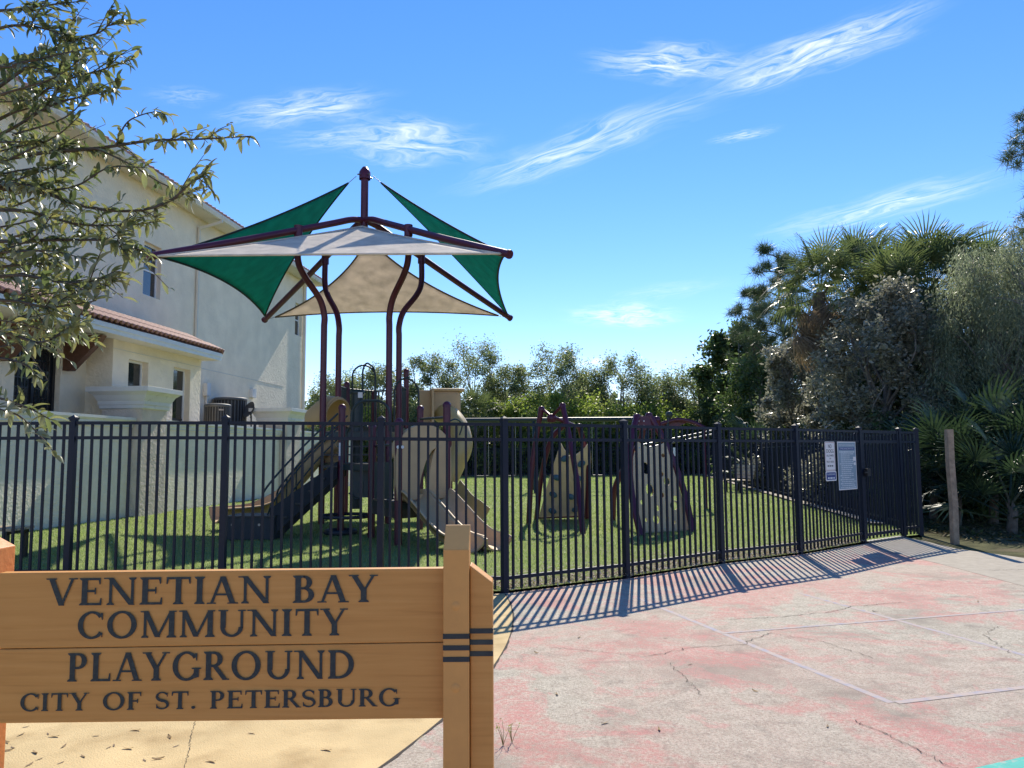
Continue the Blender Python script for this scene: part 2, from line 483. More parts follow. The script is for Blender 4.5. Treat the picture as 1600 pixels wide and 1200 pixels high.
def sheet(name, pts, z, m, parent=None):
    o = MB().add([(p[0], p[1], z) for p in pts], [tuple(range(len(pts)))]).build(name, m, parent)
    return o
FR = [G(789, 926), G(979, 903), G(1128, 880), G(1250, 865.5), G(1350, 848)]
FR = [Vector((p.x, p.y, 0)) for p in FR]
GATE_END = Vector((6.66, 13.17, 0)); CORNER = Vector((7.11, 13.45, 0)); FARC = Vector((12.2, 48.6, 0)); FARL = Vector((-6.2, 48.6, 0))
LEFTP = []
for px, Y, dz in ((595, 8.33, .02), (350, 8.44, .045), (110, 8.52, .06), (-135, 8.6, .06), (-385, 8.7, .06)):
    q = P(px, 780, Y); LEFTP.append(Vector((q.x, Y, dz)))

o = sheet('ground', [(-600, -60), (600, -60), (600, 1500), (-600, 1500)], -.03, M['lawn']); tag(o, kind='structure')
turf_poly = [(-11.2, 8.75)] + [(p.x, p.y + .03) for p in reversed(LEFTP)] + [(p.x, p.y + .03) for p in FR] + [(GATE_END.x, GATE_END.y), (CORNER.x, CORNER.y), (FARC.x, FARC.y), (-6, 48.6), (-9.3, 17), (-10.2, 9)]
o = sheet('turf_lawn', turf_poly, .012, M['turf']); tag(o, kind='structure')
court = sheet('court', [(-3, -6), (9, -6), (9.5, 6.5), tuple(G(1600, 916))[:2], tuple(G(1480, 884))[:2], tuple(G(1385, 861))[:2],
                        (FR[4].x + .05, FR[4].y - .06)] + [(p.x, p.y - .05) for p in reversed(FR[:4])] + [(-.6, 8.17), (-3, 8.17)], 0, M['court'])
tag(court, kind='structure')
o = sheet('path', [tuple(G(1385, 861))[:2], tuple(G(1480, 884))[:2], tuple(G(1600, 916))[:2], (9.5, 6.5), (16, 6.5), (16, 9.3), tuple(G(1600, 872))[:2],
                   tuple(G(1492, 857))[:2], tuple(G(1442, 845))[:2], (GATE_END.x, GATE_END.y - .05), (FR[4].x + .05, FR[4].y - .06)], .002, M['concrete'])
tag(o, kind='structure')
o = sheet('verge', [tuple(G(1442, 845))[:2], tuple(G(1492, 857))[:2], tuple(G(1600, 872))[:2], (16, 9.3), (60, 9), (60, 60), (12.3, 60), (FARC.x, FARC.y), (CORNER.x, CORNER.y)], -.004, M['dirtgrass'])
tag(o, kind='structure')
PC, PR = Vector((-8.55, 6.95, 0)), 8.55
pad = [(PC.x + PR * math.cos(a), PC.y + PR * math.sin(a)) for a in np.linspace(R_(-75), R_(8.0), 60)]
pad += [(-1.3, 8.2), (-10, 8.6), (-14, 8.6), (-14, -4)]
padj = [((PC.x + (PR + .004 + .005 * math.sin(a * 97) + .003 * math.sin(a * 301)) * math.cos(a)), PC.y + (PR + .004 + .005 * math.sin(a * 97) + .003 * math.sin(a * 301)) * math.sin(a)) for a in np.linspace(R_(-75), R_(8.0), 220)]
joint = [(x, y) for x, y in padj] + [(PC.x + (PR - .01) * math.cos(a), PC.y + (PR - .01) * math.sin(a)) for a in np.linspace(R_(8.0), R_(-75), 220)]
sandpad = sheet('concrete_apron', pad, .002, M['pad']); tag(sandpad, kind='structure')
mbj = MB(); n2 = len(padj)
for i in range(n2 - 1):
    a, b = joint[i], joint[i + 1]; c, d = joint[2 * n2 - 2 - i], joint[2 * n2 - 1 - i]
    mbj.add([(a[0], a[1], .003), (b[0], b[1], .003), (c[0], c[1], .003), (d[0], d[1], .003)], [(0, 3, 2, 1)])
mbj.build('expansion_joint', M['crack'], sandpad)
# painted court lines
def gl(zx, zy): return G(760 + zx / 1.905, 840 + zy / 1.905)
def flat_line(a, b, w, z, name, m, par):
    d = (b - a); d.z = 0; d.normalize(); s = Vector((d.y, -d.x, 0)) * w / 2
    MB().add([(*(a + s)[:2], z), (*(b + s)[:2], z), (*(b - s)[:2], z), (*(a - s)[:2], z)], [(0, 1, 2, 3)]).build(name, m, par)
A_, B_ = gl(510, 205), gl(1205, 492)
flat_line(A_, B_, .05, .0012, 'painted_line', M['courtline'], court)
C_ = gl(1600, 445); flat_line(B_ + Vector((.03, 0, 0)), B_ + (C_ - B_) * 3, .05, .0022, 'painted_line', M['courtline'], court)
D_, E_ = gl(700, 285), gl(1600, 215); flat_line(D_, E_ + (E_ - D_) * .6, .045, .0022, 'painted_line', M['courtline'], court)
F_, H_ = gl(930, 165), gl(1600, 350); flat_line(F_, H_ + (H_ - F_) * .3, .05, .0012, 'painted_line', M['courtline'], court)
flat_line(A_ + (A_ - B_) * .16, A_ + Vector((0, .0, 0)), .04, .001, 'painted_line', M['courtline'], court)
t1, t2 = G(1500, 1206), G(1600, 1183)
sheet('painted_edge', [(t1.x, t1.y), (t2.x, t2.y), (t2.x + 2, t2.y + .4), (t2.x + 2, t2.y - 1.2), (t1.x, t1.y - 1)], .003, M['turq'], court)
# concrete mow strips at the edge of the turf
sd_ = (FARC - CORNER).normalized(); sn_ = Vector((-sd_.y, sd_.x, 0))
e0, e1 = CORNER + sd_ * 1.5 + sn_ * .10, FARC + sn_ * .10
o = sheet('mow_strip', [(e0.x, e0.y), (e1.x, e1.y), (e1.x + sn_.x * .26, e1.y + sn_.y * .26), (e0.x + sn_.x * .26, e0.y + sn_.y * .26)], .07, M['concrete']); tag(o, kind='structure')
o = sheet('mow_strip', [(FARC.x, 48.1), (FARC.x, 48.5), (-6, 48.5), (-6, 48.1)], .07, M['concrete']); tag(o, kind='structure')
# cracks: thin ragged ribbons
rc = random.Random(5)
def crack(pts, w, parent, z, sub=14, jit=.02):
    out = []
    for a, b in zip(pts[:-1], pts[1:]):
        for i in range(sub):
            p = a.lerp(b, i / sub); out.append(p + Vector((rc.uniform(-jit, jit), rc.uniform(-jit, jit), 0)))
    out.append(pts[-1]); mb = MB(); n = len(out)
    L, Rr = [], []
    for i, p in enumerate(out):
        t = (out[min(i + 1, n - 1)] - out[max(0, i - 1)]); t.z = 0; t.normalize(); s = Vector((t.y, -t.x, 0)) * w * rc.uniform(.3, 1.0) / 2
        L.append((p.x + s.x, p.y + s.y, z)); Rr.append((p.x - s.x, p.y - s.y, z))
    for i in range(n - 1):
        mb.add([L[i], L[i + 1], Rr[i + 1], Rr[i]], [(0, 1, 2, 3)])
    mb.build('crack', M['crack'], parent)
crack([gl(480, 355), gl(600, 330), gl(760, 318), gl(850, 285)], .008, court, 0.0042)
crack([gl(720, 245), gl(850, 238), gl(1030, 222), gl(1090, 205), gl(1245, 193)], .009, court, 0.0042)
crack([gl(850, 285), gl(1000, 310), gl(1150, 360)], .006, court, 0.0042)
crack([gl(1090, 545), gl(1180, 580), gl(1300, 640), gl(1400, 690)], .006, court, 0.0042)
crack([gl(180, 325), gl(330, 340), gl(480, 355)], .005, court, 0.0042)
crack([gl(1500, 98), gl(1560, 97), gl(1640, 93)], .014, court, 0.0042)
crack([gl(545, 375), gl(600, 430), gl(640, 470)], .005, court, 0.0042)
crack([gl(1520, 265), gl(1480, 290), gl(1560, 345)], .006, court, 0.0042)
crack([G(306, 1126), G(298, 1150), G(296, 1172), G(287, 1205)], .004, sandpad, 0.0042, jit=.006)

# ------------------------------------------------------------------ turf blades (near part) and leaf litter
rn = np.random.default_rng(11)
def in_poly(x, y, poly):
    inside = np.zeros(len(x), bool); n = len(poly); j = n - 1
    for i in range(n):
        xi, yi = poly[i]; xj, yj = poly[j]
        c = ((yi > y) != (yj > y)) & (x < (xj - xi) * (y - yi) / (yj - yi + 1e-12) + xi)
        inside ^= c; j = i
    return inside
def blades(N, y0, y1, xa, xb, hgt, wid):
    y = rn.uniform(y0, y1, N); x = rn.uniform(xa, xb, N)
    k = in_poly(x, y, turf_poly); x, y = x[k], y[k]; n = len(x)
    a = rn.uniform(0, 6.283, n); h = hgt * rn.uniform(.5, 1.2, n); w = wid * rn.uniform(.7, 1.3, n)
    lx, ly = rn.normal(0, .5, n) * h, rn.normal(0, .5, n) * h
    v = np.zeros((n, 3, 3)); 
    v[:, 0] = np.stack([x - np.cos(a) * w, y - np.sin(a) * w, np.full(n, .008)], 1)
    v[:, 1] = np.stack([x + np.cos(a) * w, y + np.sin(a) * w, np.full(n, .008)], 1)
    v[:, 2] = np.stack([x + lx, y + ly, .012 + h], 1)
    return v.reshape(-1, 3)
vv = np.concatenate([blades(150000, 8.3, 13, -10.5, 7, .035, .0035), blades(110000, 13, 20, -9.5, 9, .04, .006), blades(60000, 20, 32, -9, 10.2, .045, .010), blades(50000, 32, 48.4, -8, 12.4, .05, .018)])
me = npmesh('grass', vv, np.arange(len(vv)).reshape(-1, 3), M['grassblade'])
tag(place('grass', me, (0, 0, 0)), kind='stuff')
def flakes(pts, size):
    n = len(pts); a = rn.uniform(0, 6.283, n); s = size * rn.uniform(.5, 1.4, n)
    d = np.stack([np.cos(a), np.sin(a), rn.normal(0, .35, n)], 1) * s[:, None]
    e = np.stack([-np.sin(a), np.cos(a), rn.normal(0, .35, n)], 1) * (s * rn.uniform(.35, .7, n))[:, None]
    v = np.stack([pts - d, pts - e * .8 + d * .1, pts + d, pts + e * .8 + d * .1], 1)
    return v.reshape(-1, 3)
ch = [LEFTP[1], LEFTP[0]] + FR
pp = []
for a, b, dens in zip(ch[:-1], ch[1:], (500, 700, 1500, 1700, 1700, 1500)):
    L = (b - a).length; n = int(dens * L)
    t = rn.uniform(0, 1, n); nrm = np.array([-(b.y - a.y), b.x - a.x]) / L
    off = np.abs(rn.normal(0, .42, n)) - .06
    pp.append(np.stack([a.x + (b.x - a.x) * t + nrm[0] * off, a.y + (b.y - a.y) * t + nrm[1] * off, rn.uniform(.03, .058, n)], 1))
n = 2600; yy = rn.uniform(9, 17, n); xx = rn.uniform(-1, 7, n); kk = in_poly(xx, yy, turf_poly)
pp.append(np.stack([xx[kk], yy[kk], np.full(kk.sum(), .045)], 1))
vv = flakes(np.concatenate(pp), .017)
me = npmesh('leaf_litter', vv, np.arange(len(vv)).reshape(-1, 4), M['mulch'])
tag(place('leaf_litter', me, (0, 0, 0)), kind='stuff')
# shaded verge: fallen leaves and tufts
n = 9000; yy = rn.uniform(9.5, 26, n); xx = 7.4 + (yy - 13.5) * .15 + np.abs(rn.normal(0, 2.6, n)); kk = (yy > 12.6 - (xx - 7) * .42)
vv = flakes(np.stack([xx[kk], yy[kk], rn.uniform(.0, .05, kk.sum())], 1), .045)
me = npmesh('verge_leaves', vv, np.arange(len(vv)).reshape(-1, 4), leaf_mat('verge_leaf', [(.05, .07, .02), (.12, .09, .05), (.09, .11, .03), (.24, .19, .12)], .2, .8, .2))
tag(place('verge_leaves', me, (0, 0, 0)), kind='stuff')
# loose dry leaves, one by one, on the apron and on the court
leafm = []
for k in range(3):
    mb = MB(); L = .024 + .008 * k; W = .007 + .002 * k
    vs = []
    for i in range(5):
        t = i / 4; w = W * math.sin(math.pi * min(.97, max(.04, t))) ** .8
        z = .004 + .008 * (t - .5) ** 2 * (2 + k)
        vs += [(L * (t - .5) * 2, -w, z - .003), (L * (t - .5) * 2, w, z - .004 + .003 * k)]
    mb.add(vs, [(2 * i, 2 * i + 2, 2 * i + 3, 2 * i + 1) for i in range(4)]); leafm.append(mb.mesh('dry_leaf', mat('dry_leaf', (.17 + .05 * k, .115 + .03 * k, .07), .8, .3, 60)))
rl = random.Random(3)
spots = [(40, 1136), (75, 1147), (85, 1151), (12, 1173), (20, 1168), (100, 1166), (170, 1168), (200, 1170), (212, 1141), (265, 1152), (275, 1166), (55, 1176), (95, 1192), (62, 1186), (247, 1186),
         (178, 1165), (393, 1146), (10, 1160), (33, 1148), (130, 1182), (510, 1172), (226, 1188), (150, 1150), (46, 1195), (330, 1190)]
for x, y in spots:
    p = G(x, y, .003); tag(place('dry_leaf', leafm[rl.randrange(3)], p, (0, 0, rl.uniform(0, 6.3)), scale=(.72,) * 3), 'curled dry leaf lying on the tan concrete below the playground sign', 'leaf', 'dry leaves on the tan concrete')
for x, y in [(838, 1020), (1040, 997), (1078, 1038), (945, 1130), (1030, 1140), (1293, 1135), (1505, 1013), (905, 996), (990, 972), (1208, 935), (1366, 955), (1528, 940), (1180, 1080), (870, 1085)]:
    p = G(x, y, .002); tag(place('dry_leaf', leafm[rl.randrange(3)], p, (0, 0, rl.uniform(0, 6.3)), scale=(.65,) * 3), 'small dry leaf lying on the faded red court', 'leaf', 'dry leaves on the red court')

# ------------------------------------------------------------------ house (local x: out towards the playground, y: along the wall, z: up)
AL = R_(5.5); HO = Vector((-9.3, 17.0, 0))
house = empty('house', HO, -AL)
tag(house, 'tall cream stucco house with a red tiled porch roof beside the playground', 'house')
def hb(name, m, boxes, par=house, bevel=0):
    mb = MB()
    for a, b in boxes: mb.box2(a, b)
    return mb.build(name, m, par, local=True, bevel=bevel)
def wall_open(x0, x1, y0, y1, z0, z1, ops):
    out = []; y = y0
    for (a, b, c, d) in sorted(ops):
        if a > y: out.append(((x0, y, z0), (x1, a, z1)))
        if c > z0: out.append(((x0, a, z0), (x1, b, c)))
        if d < z1: out.append(((x0, a, d), (x1, b, z1)))
        y = b
    if y < y1: out.append(((x0, y, z0), (x1, y1, z1)))
    return out
XM = -2.4
hb('wall', M['stucco'], wall_open(XM - .3, XM, -7, 18.7, 0, 9.72, [(5.5, 6.45, 6.35, 8.0), (17.62, 18.45, 7.0, 8.5)]) + [((-12, 18.4, 0), (XM - .3, 18.7, 9.72)), ((-12, -7, 0), (XM - .3, -6.7, 9.72))])
for (a, b, c, d) in ((5.5, 6.45, 6.35, 8.0), (17.62, 18.45, 7.0, 8.5)):
    w = hb('window', M['whitetrim'], [((XM - .2, a, c), (XM - .14, a + .06, d)), ((XM - .2, b - .06, c), (XM - .14, b, d)), ((XM - .2, a + .06, d - .06), (XM - .14, b - .06, d)), ((XM - .2, a + .06, c), (XM - .14, b - .06, c + .06)), ((XM - .2, a + .06, (c + d) / 2 - .025), (XM - .15, b - .06, (c + d) / 2 + .025))])
    hb('pane', M['glass'], [((XM - .19, a + .05, c + .05), (XM - .17, b - .05, d - .05))], w)
# grooves (control joints) as thin recessed-looking strips
hb('joint_line', M['soffit'], [((XM, 6.4, 4.47), (XM + .012, 16.4, 4.50))])
# main roof with soffit, gutter, downspouts, tile edge
mb = MB()
ya, yb, xe = -7.6, 19.75, XM + .62
mb.add([(xe, ya, 9.86), (xe, yb, 9.86), (-8, yb - 6, 12.4), (-8, ya + 6, 12.4), (-14, yb, 9.86), (-14, ya, 9.86)], [(0, 1, 2, 3), (1, 4, 2), (4, 5, 3, 2), (5, 0, 3)])
roof = mb.build('roof', M['tile'], house, True)
mb = MB()
for i in range(int((yb - ya) / .27)):
    y = ya + .14 + i * .27
    pts = [(xe + .05, y, 9.9), (xe - .5, y, 10.12)]
    mb.tube(pts, .085, 8)
tl = mb.build('tile_edge', M['tile'], roof, True); tl['kind'] = 'stuff'
hb('soffit', M['soffit'], [((XM + .002, ya + .05, 9.70), (xe - .02, yb - .05, 9.74)), ((-12, 18.702, 9.70), (XM, yb - .05, 9.74))])
hb('fascia', M['trim'], [((xe - .02, ya, 9.68), (xe, yb, 9.85)), ((-12, yb - .03, 9.68), (xe - .02, yb - .01, 9.85))])
mb = MB(); mb.sweep([(xe + .002, ya, 9.69), (xe + .002, yb - .08, 9.69)], [(0, 0), (.075, 0), (.12, .09), (.125, .155), (.115, .155), (.11, .10), (.07, .012), (.012, .012), (.012, .155), (0, .155)], smooth=False)
gut = mb.build('gutter', M['trim'], house, True)
def downspout(y, z0, m=M['trim']):
    mb = MB()
    mb.bar((xe + .06, y + .35, 9.70), (xe + .06, y + .35, 9.58), .07, .09)
    mb.bar((xe + .06, y + .35, 9.62), (XM + .06, y, 9.30), .07, .09)
    mb.bar((XM + .06, y, 9.34), (XM + .06, y, z0), .07, .09, (0, 1, 0))
    mb.build('downspout', m, house, True)
downspout(8.62, 5.4, M['soffit'])
mb = MB(); mb.bar((XM + .075, 18.62, 9.7), (XM + .075, 18.62, 0), .10, .14, (0, 1, 0)); mb.build('downspout', M['soffit'], house, True)
# bump-out room with two windows
XB = -.9
W = [(2.57, 3.47, 2.45, 3.98), (4.74, 5.68, 1.9, 4.02)]
hb('bay_wall', M['stucco'], wall_open(XB - .28, XB, 1.9, 6.3, 1.5, 4.42, W) + [((XM, 6.05, 1.5), (XB - .28, 6.3, 4.42)), ((-1.85, 1.9, 1.5), (XB - .28, 2.15, 4.42))])
hb('joint_line', M['soffit'], [((XB, 1.9, 4.16), (XB + .010, 6.3, 4.18))])
for k, (a, b, c, d) in enumerate(W):
    w = hb('window', M['whitetrim'], [((XB - .24, a, c), (XB - .18, a + .05, d)), ((XB - .24, b - .05, c), (XB - .18, b, d)), ((XB - .24, a + .05, d - .05), (XB - .18, b - .05, d)), ((XB - .24, a + .05, c), (XB - .18, b - .05, c + .05))])
    hb('pane', M['glass'], [((XB - .23, a + .04, c + .04), (XB - .21, b - .04, d - .04))], w)
    if k: hb('mullion', M['darkdoor'], [((XB - .208, a + .05, 2.5), (XB - .19, b - .05, 2.56))], w)
# recessed porch with dark double door
hb('porch_wall', M['stucco'], wall_open(-1.85, -1.6, -7, 1.9, 1.5, 4.42, [(-.50, .97, 1.5, 4.22)]) + [((XM + .001, -7, 1.5), (-1.852, 1.9, 4.42))])
dr = hb('door', M['darkdoor'], [((-1.83, -.50, 1.75), (-1.77, .97, 4.22))])
mbm = MB()
for y in (-.5, .19, .88): mbm.box2((-1.77, y, 1.75), (-1.73, y + .09, 4.22))
for z in (1.75, 4.1): mbm.box2((-1.769, -.41, z), (-1.732, .88, z + .12))
mbm.build('door_frame', M['darkdoor'], dr, True)
gl_ = MB().box2((-1.768, -.33, 1.95), (-1.755, .11, 3.9)).box2((-1.768, .33, 1.95), (-1.755, .80, 3.9)).build('pane', M['glass'], dr, True)
mbm = MB()
for y0, y1 in ((-.33, .11), (.33, .80)):
    for i in range(1, 4): mbm.box2((-1.755, y0 + (y1 - y0) * i / 4 - .012, 1.95), (-1.742, y0 + (y1 - y0) * i / 4 + .012, 3.9))
    for i in range(1, 9): mbm.box2((-1.7549, y0, 1.95 + i * .2166 - .012), (-1.7415, y1, 1.95 + i * .2166 + .012))
mbm.build('muntin', M['darkdoor'], dr, True)
# timber bracket
MB().prism([(-1.598, 1.02, 4.37), (-.62, 1.02, 4.37), (-.75, 1.02, 4.17), (-1.40, 1.02, 3.52), (-1.598, 1.02, 3.52)], (0, .2, 0)).build('bracket', M['brown'], house, True, .008)
MB().prism([(-1.598, -1.05, 4.37), (-.62, -1.05, 4.37), (-.75, -1.05, 4.17), (-1.40, -1.05, 3.52), (-1.598, -1.05, 3.52)], (0, .2, 0)).build('bracket', M['brown'], house, True, .008)
# porch roof: soffit, white fascia, barrel tiles one by one
XF = -.35
hb('porch_soffit', M['soffit'], [((XF - .02, -7, 4.40), (XB + .001, 6.45, 4.44)), ((XB, -7, 4.421), (-1.6, 1.9, 4.445)), ((-2.3, 6.301, 4.40), (XB, 6.45, 4.44))])
hb('porch_fascia', M['whitetrim'], [((XF - .02, -7, 4.39), (XF, 6.5, 4.60)), ((XF, -7, 4.50), (XF + .03, 6.5, 4.61)), ((-2.35, 6.47, 4.39), (XF - .02, 6.5, 4.6))])
XR, ZR, YR = -1.25, 5.05, 6.05
mb = MB()
mb.add([(XF + .03, -7, 4.62), (XF + .03, 6.52, 4.62), (XR, YR, ZR), (XR, -7, ZR)], [(0, 1, 2, 3)])
mb.add([(XF + .03, 6.52, 4.62), (XM, 6.52, 4.62), (XM, YR, ZR), (XR, YR, ZR)], [(0, 1, 2, 3)])
mb.add([(XR, -7, ZR), (XR, YR, ZR), (XM + .002, YR, ZR + .42), (XM + .002, -7, ZR + .42)], [(0, 1, 2, 3)])
pr = mb.build('porch_roof', M['tile'], house, True)
sl_ = math.atan2(ZR - 4.62, XF + .03 - XR); SL = math.hypot(ZR - 4.62, XF + .03 - XR)
mb = MB()
prof = [(.098 * math.cos(a), .10 * math.sin(a)) for a in np.linspace(0, math.pi, 7)] + [(.080 * math.cos(a), .082 * math.sin(a)) for a in np.linspace(math.pi, 0, 7)]
TL = SL / 2 + .04
mb.sweep([(0, 0, 0), (-TL, 0, 0)], prof)
tme = mb.mesh('tile', M['tile'])
ntile = 0
rt = random.Random(8)
for r in (0, 1, 2, 3):
    for i in range(47):
        y = 6.36 - i * .215
        if y < -3.7: break
        if r < 2:
            s0 = r * SL / 2
            x = XF + .06 - math.cos(sl_) * s0; z = 4.65 + math.sin(sl_) * s0 + .012 * r
            if y > YR and r == 1: continue
            place('tile', tme, (x, y, z), (rt.uniform(-.02, .02), -sl_ * -1, rt.uniform(-.015, .015)), pr, True)
        elif r == 2:
            if y > YR: continue
            place('tile', tme, (XR + .03, y, ZR + .02), (0, math.radians(20), 0), pr, True)
for k in range(5):
    a = Vector((XF + .05, 6.54, 4.66)); b = Vector((XR, YR, ZR + .06))
    MB().tube([a.lerp(b, k / 5), a.lerp(b, (k + 1.15) / 5)], [.085, .07], 8).build('ridge_tile', M['tile'], pr, True)
# raised yard behind the garden wall, service boxes
tag(MB().box2((-2.398, -9, -.02), (-.32, 12.5, 1.52)).build('house_yard', M['concrete'], house, True))
hb('utility_box', M['trim'], [((XM, 9.35, 3.55), (XM + .14, 9.62, 4.0)), ((XM + .03, 9.45, 1.52), (XM + .09, 9.51, 3.55))])
hb('vent_hood', M['trim'], [((XM, 13.0, 3.75), (XM + .14, 13.35, 4.1))])

# garden wall with capped pillars
gw = empty('garden_wall', HO, -AL)
tag(gw, 'cream stucco garden wall with moulded white cap and two square pillars', 'wall')
capprof = [(-.30, 0), (.03, 0), (.03, .04), (.06, .07), (.06, .12), (.11, .17), (.11, .23), (-.34, .23)]
def gwall(y0, y1):
    MB().box2((-.25, y0, -.05), (0, y1, 2.18)).build('wall_panel', M['stucco_wall'], gw, True)
    n = max(1, int(round((y1 - y0) / 2.2)))
    for i in range(n):
        a, b = y0 + (y1 - y0) * i / n, y0 + (y1 - y0) * (i + 1) / n - (.006 if i < n - 1 else 0)
        MB().sweep([(0, a, 2.15), (0, b, 2.15)], capprof, smooth=False).build('cap_stone', M['trim'], gw, True)
gwall(-9, 1.38); gwall(2.47, 10.3); gwall(11.65, 20)
def pillar(y0, y1, zt=3.13):
    x0, x1 = -.80, .25
    p = MB().box2((x0, y0, -.05), (x1, y1, 2.62)).build('pillar', M['pillar'], gw, True)
    mb = MB()
    lv = [(.0, 2.60), (.02, 2.60), (.05, 2.62), (.05, 2.70), (.075, 2.70), (.075, 2.79), (.10, 2.83), (.15, 2.93), (.23, 3.0), (.23, 3.01), (.27, 3.01), (.27, zt)]
    vs = []; fs = []
    for (o_, z) in lv:
        vs += [(x0 - o_, y0 - o_, z), (x1 + o_, y0 - o_, z), (x1 + o_, y1 + o_, z), (x0 - o_, y1 + o_, z)]
    for i in range(len(lv) - 1):
        for j in range(4): fs.append((i * 4 + j, i * 4 + (j + 1) % 4, i * 4 + 4 + (j + 1) % 4, i * 4 + 4 + j))
    m_ = len(lv) * 4 - 4
    vs.append(((x0 + x1) / 2, (y0 + y1) / 2, zt + .035)); fs += [(m_ + j, m_ + (j + 1) % 4, len(vs) - 1) for j in range(4)]
    mb.add(vs, fs).build('capital', M['trim'], p, True, .006)
pillar(1.40, 2.45); pillar(10.33, 11.6)

def ac_unit(x, y, z, r, h, label):
    loc = Matrix.Rotation(-AL, 3, 'Z') @ Vector((x, y, z)) + HO
    t = empty('air_conditioner', loc, -AL); tag(t, label, 'air conditioner', 'air conditioners behind the garden wall')
    MB().box((0, 0, -.12), (2.3 * r, 2.3 * r, .24)).build('base_pad', M['concrete'], t, True)
    MB().lathe((0, 0, 0), [(.96 * r, 0), (.96 * r, h - .06)], 28).build('coil', M['acdark'], t, True)
    MB().lathe((0, 0, 0), [(0, h + .03), (.55 * r, h + .03), (.98 * r, h), (1.03 * r, h - .02), (1.03 * r, h - .10), (.97 * r, h - .10)], 28).build('top_cover', M['ac'], t, True)
    MB().lathe((0, 0, 0), [(1.03 * r, 0), (1.03 * r, .08), (.97 * r, .08)], 28).build('bottom_ring', M['ac'], t, True)
    mb = MB().box((0, 0, 0), (.035, .02, h - .16)); lm = mb.mesh('louvre', M['ac'])
    for k in range(30):
        a = 2 * math.pi * k / 30
        place('louvre', lm, (r * math.cos(a), r * math.sin(a), h / 2 - .01), (0, 0, a + math.pi / 2), t, True)
    return t
q = HP = None
def hloc(p):  # world -> house local
    return Matrix.Rotation(AL, 3, 'Z') @ (Vector(p) - HO)
a1 = hloc(P(340, 632, 25.9)); a2 = hloc(P(360, 622, 27.4))
ac1 = ac_unit(a1.x, a1.y, a1.z - 1.0, .42, 1.0, 'smaller grey air conditioner in front of the taller one behind the wall')
a_ = MB().box((0, 0, 0), (.02, .16, .05)); b_ = a_.build('badge', M['sail_beige'], ac1, True); b_.location = (.30, -.32, .80); b_.rotation_euler = (0, 0, -.8)
ac_unit(a2.x, a2.y, a2.z - 1.25, .56, 1.25, 'taller dark grey air conditioner next to the satellite dish')
d0 = P(391, 641, 27.2)
dish = empty('satellite_dish', d0); tag(dish, 'dark round satellite dish tilted beside the taller air conditioner', 'dish')
mb = MB(); Rm = Matrix.Rotation(R_(62), 3, 'X') @ Matrix.Rotation(R_(-35), 3, 'Y')
vs, fs = [], []
for i, (r, z) in enumerate([(0.001, 0), (.12, .012), (.22, .04), (.30, .075), (.31, .07), (.22, .03), (.12, 0), (.001, -.012)]):
    for j in range(20):
        a = 2 * math.pi * j / 20; vs.append(d0 + Rm @ Vector((r * math.cos(a), r * math.sin(a), z)))
for i in range(7):
    for j in range(20): fs.append((i * 20 + j, i * 20 + (j + 1) % 20, i * 20 + 20 + (j + 1) % 20, i * 20 + 20 + j))
mb.add(vs, fs, True).build('reflector', M['ac'], dish)
mb = MB().tube([d0, d0 + Vector((0, .12, -.25)), d0 + Vector((0, .15, -1.6))], .03); mb.build('mast', M['ac'], dish)
MB().tube([d0 + Vector((.0, 0, -.26)), d0 + Vector((.26, -.3, .1))], .012, 6).build('feed_arm', M['ac'], dish)

# slatted bench seen at the left edge
bp = G(14, 826, .45)
bn = empty('slatted_bench', (bp.x, bp.y, 0)); tag(bn, 'tan slatted bench with dark legs by the garden wall at the left edge', 'bench')
sm = MB().box((0, 0, 0), (1.5, .085, .035)).mesh('slat', M['bench'])
for k in range(5): place('slat', sm, (bp.x - .55, bp.y - .2 + .105 * k, .45), (0, 0, .0), bn)
for x in (-.65, .65):
    MB().box((bp.x - .55 + x, bp.y + .01, .41), (.06, .5, .05)).box((bp.x - .55 + x, bp.y - .2, .2), (.06, .06, .4)).box((bp.x - .55 + x, bp.y + .22, .2), (.06, .06, .4)).build('leg_frame', M['blackmetal'], bn)
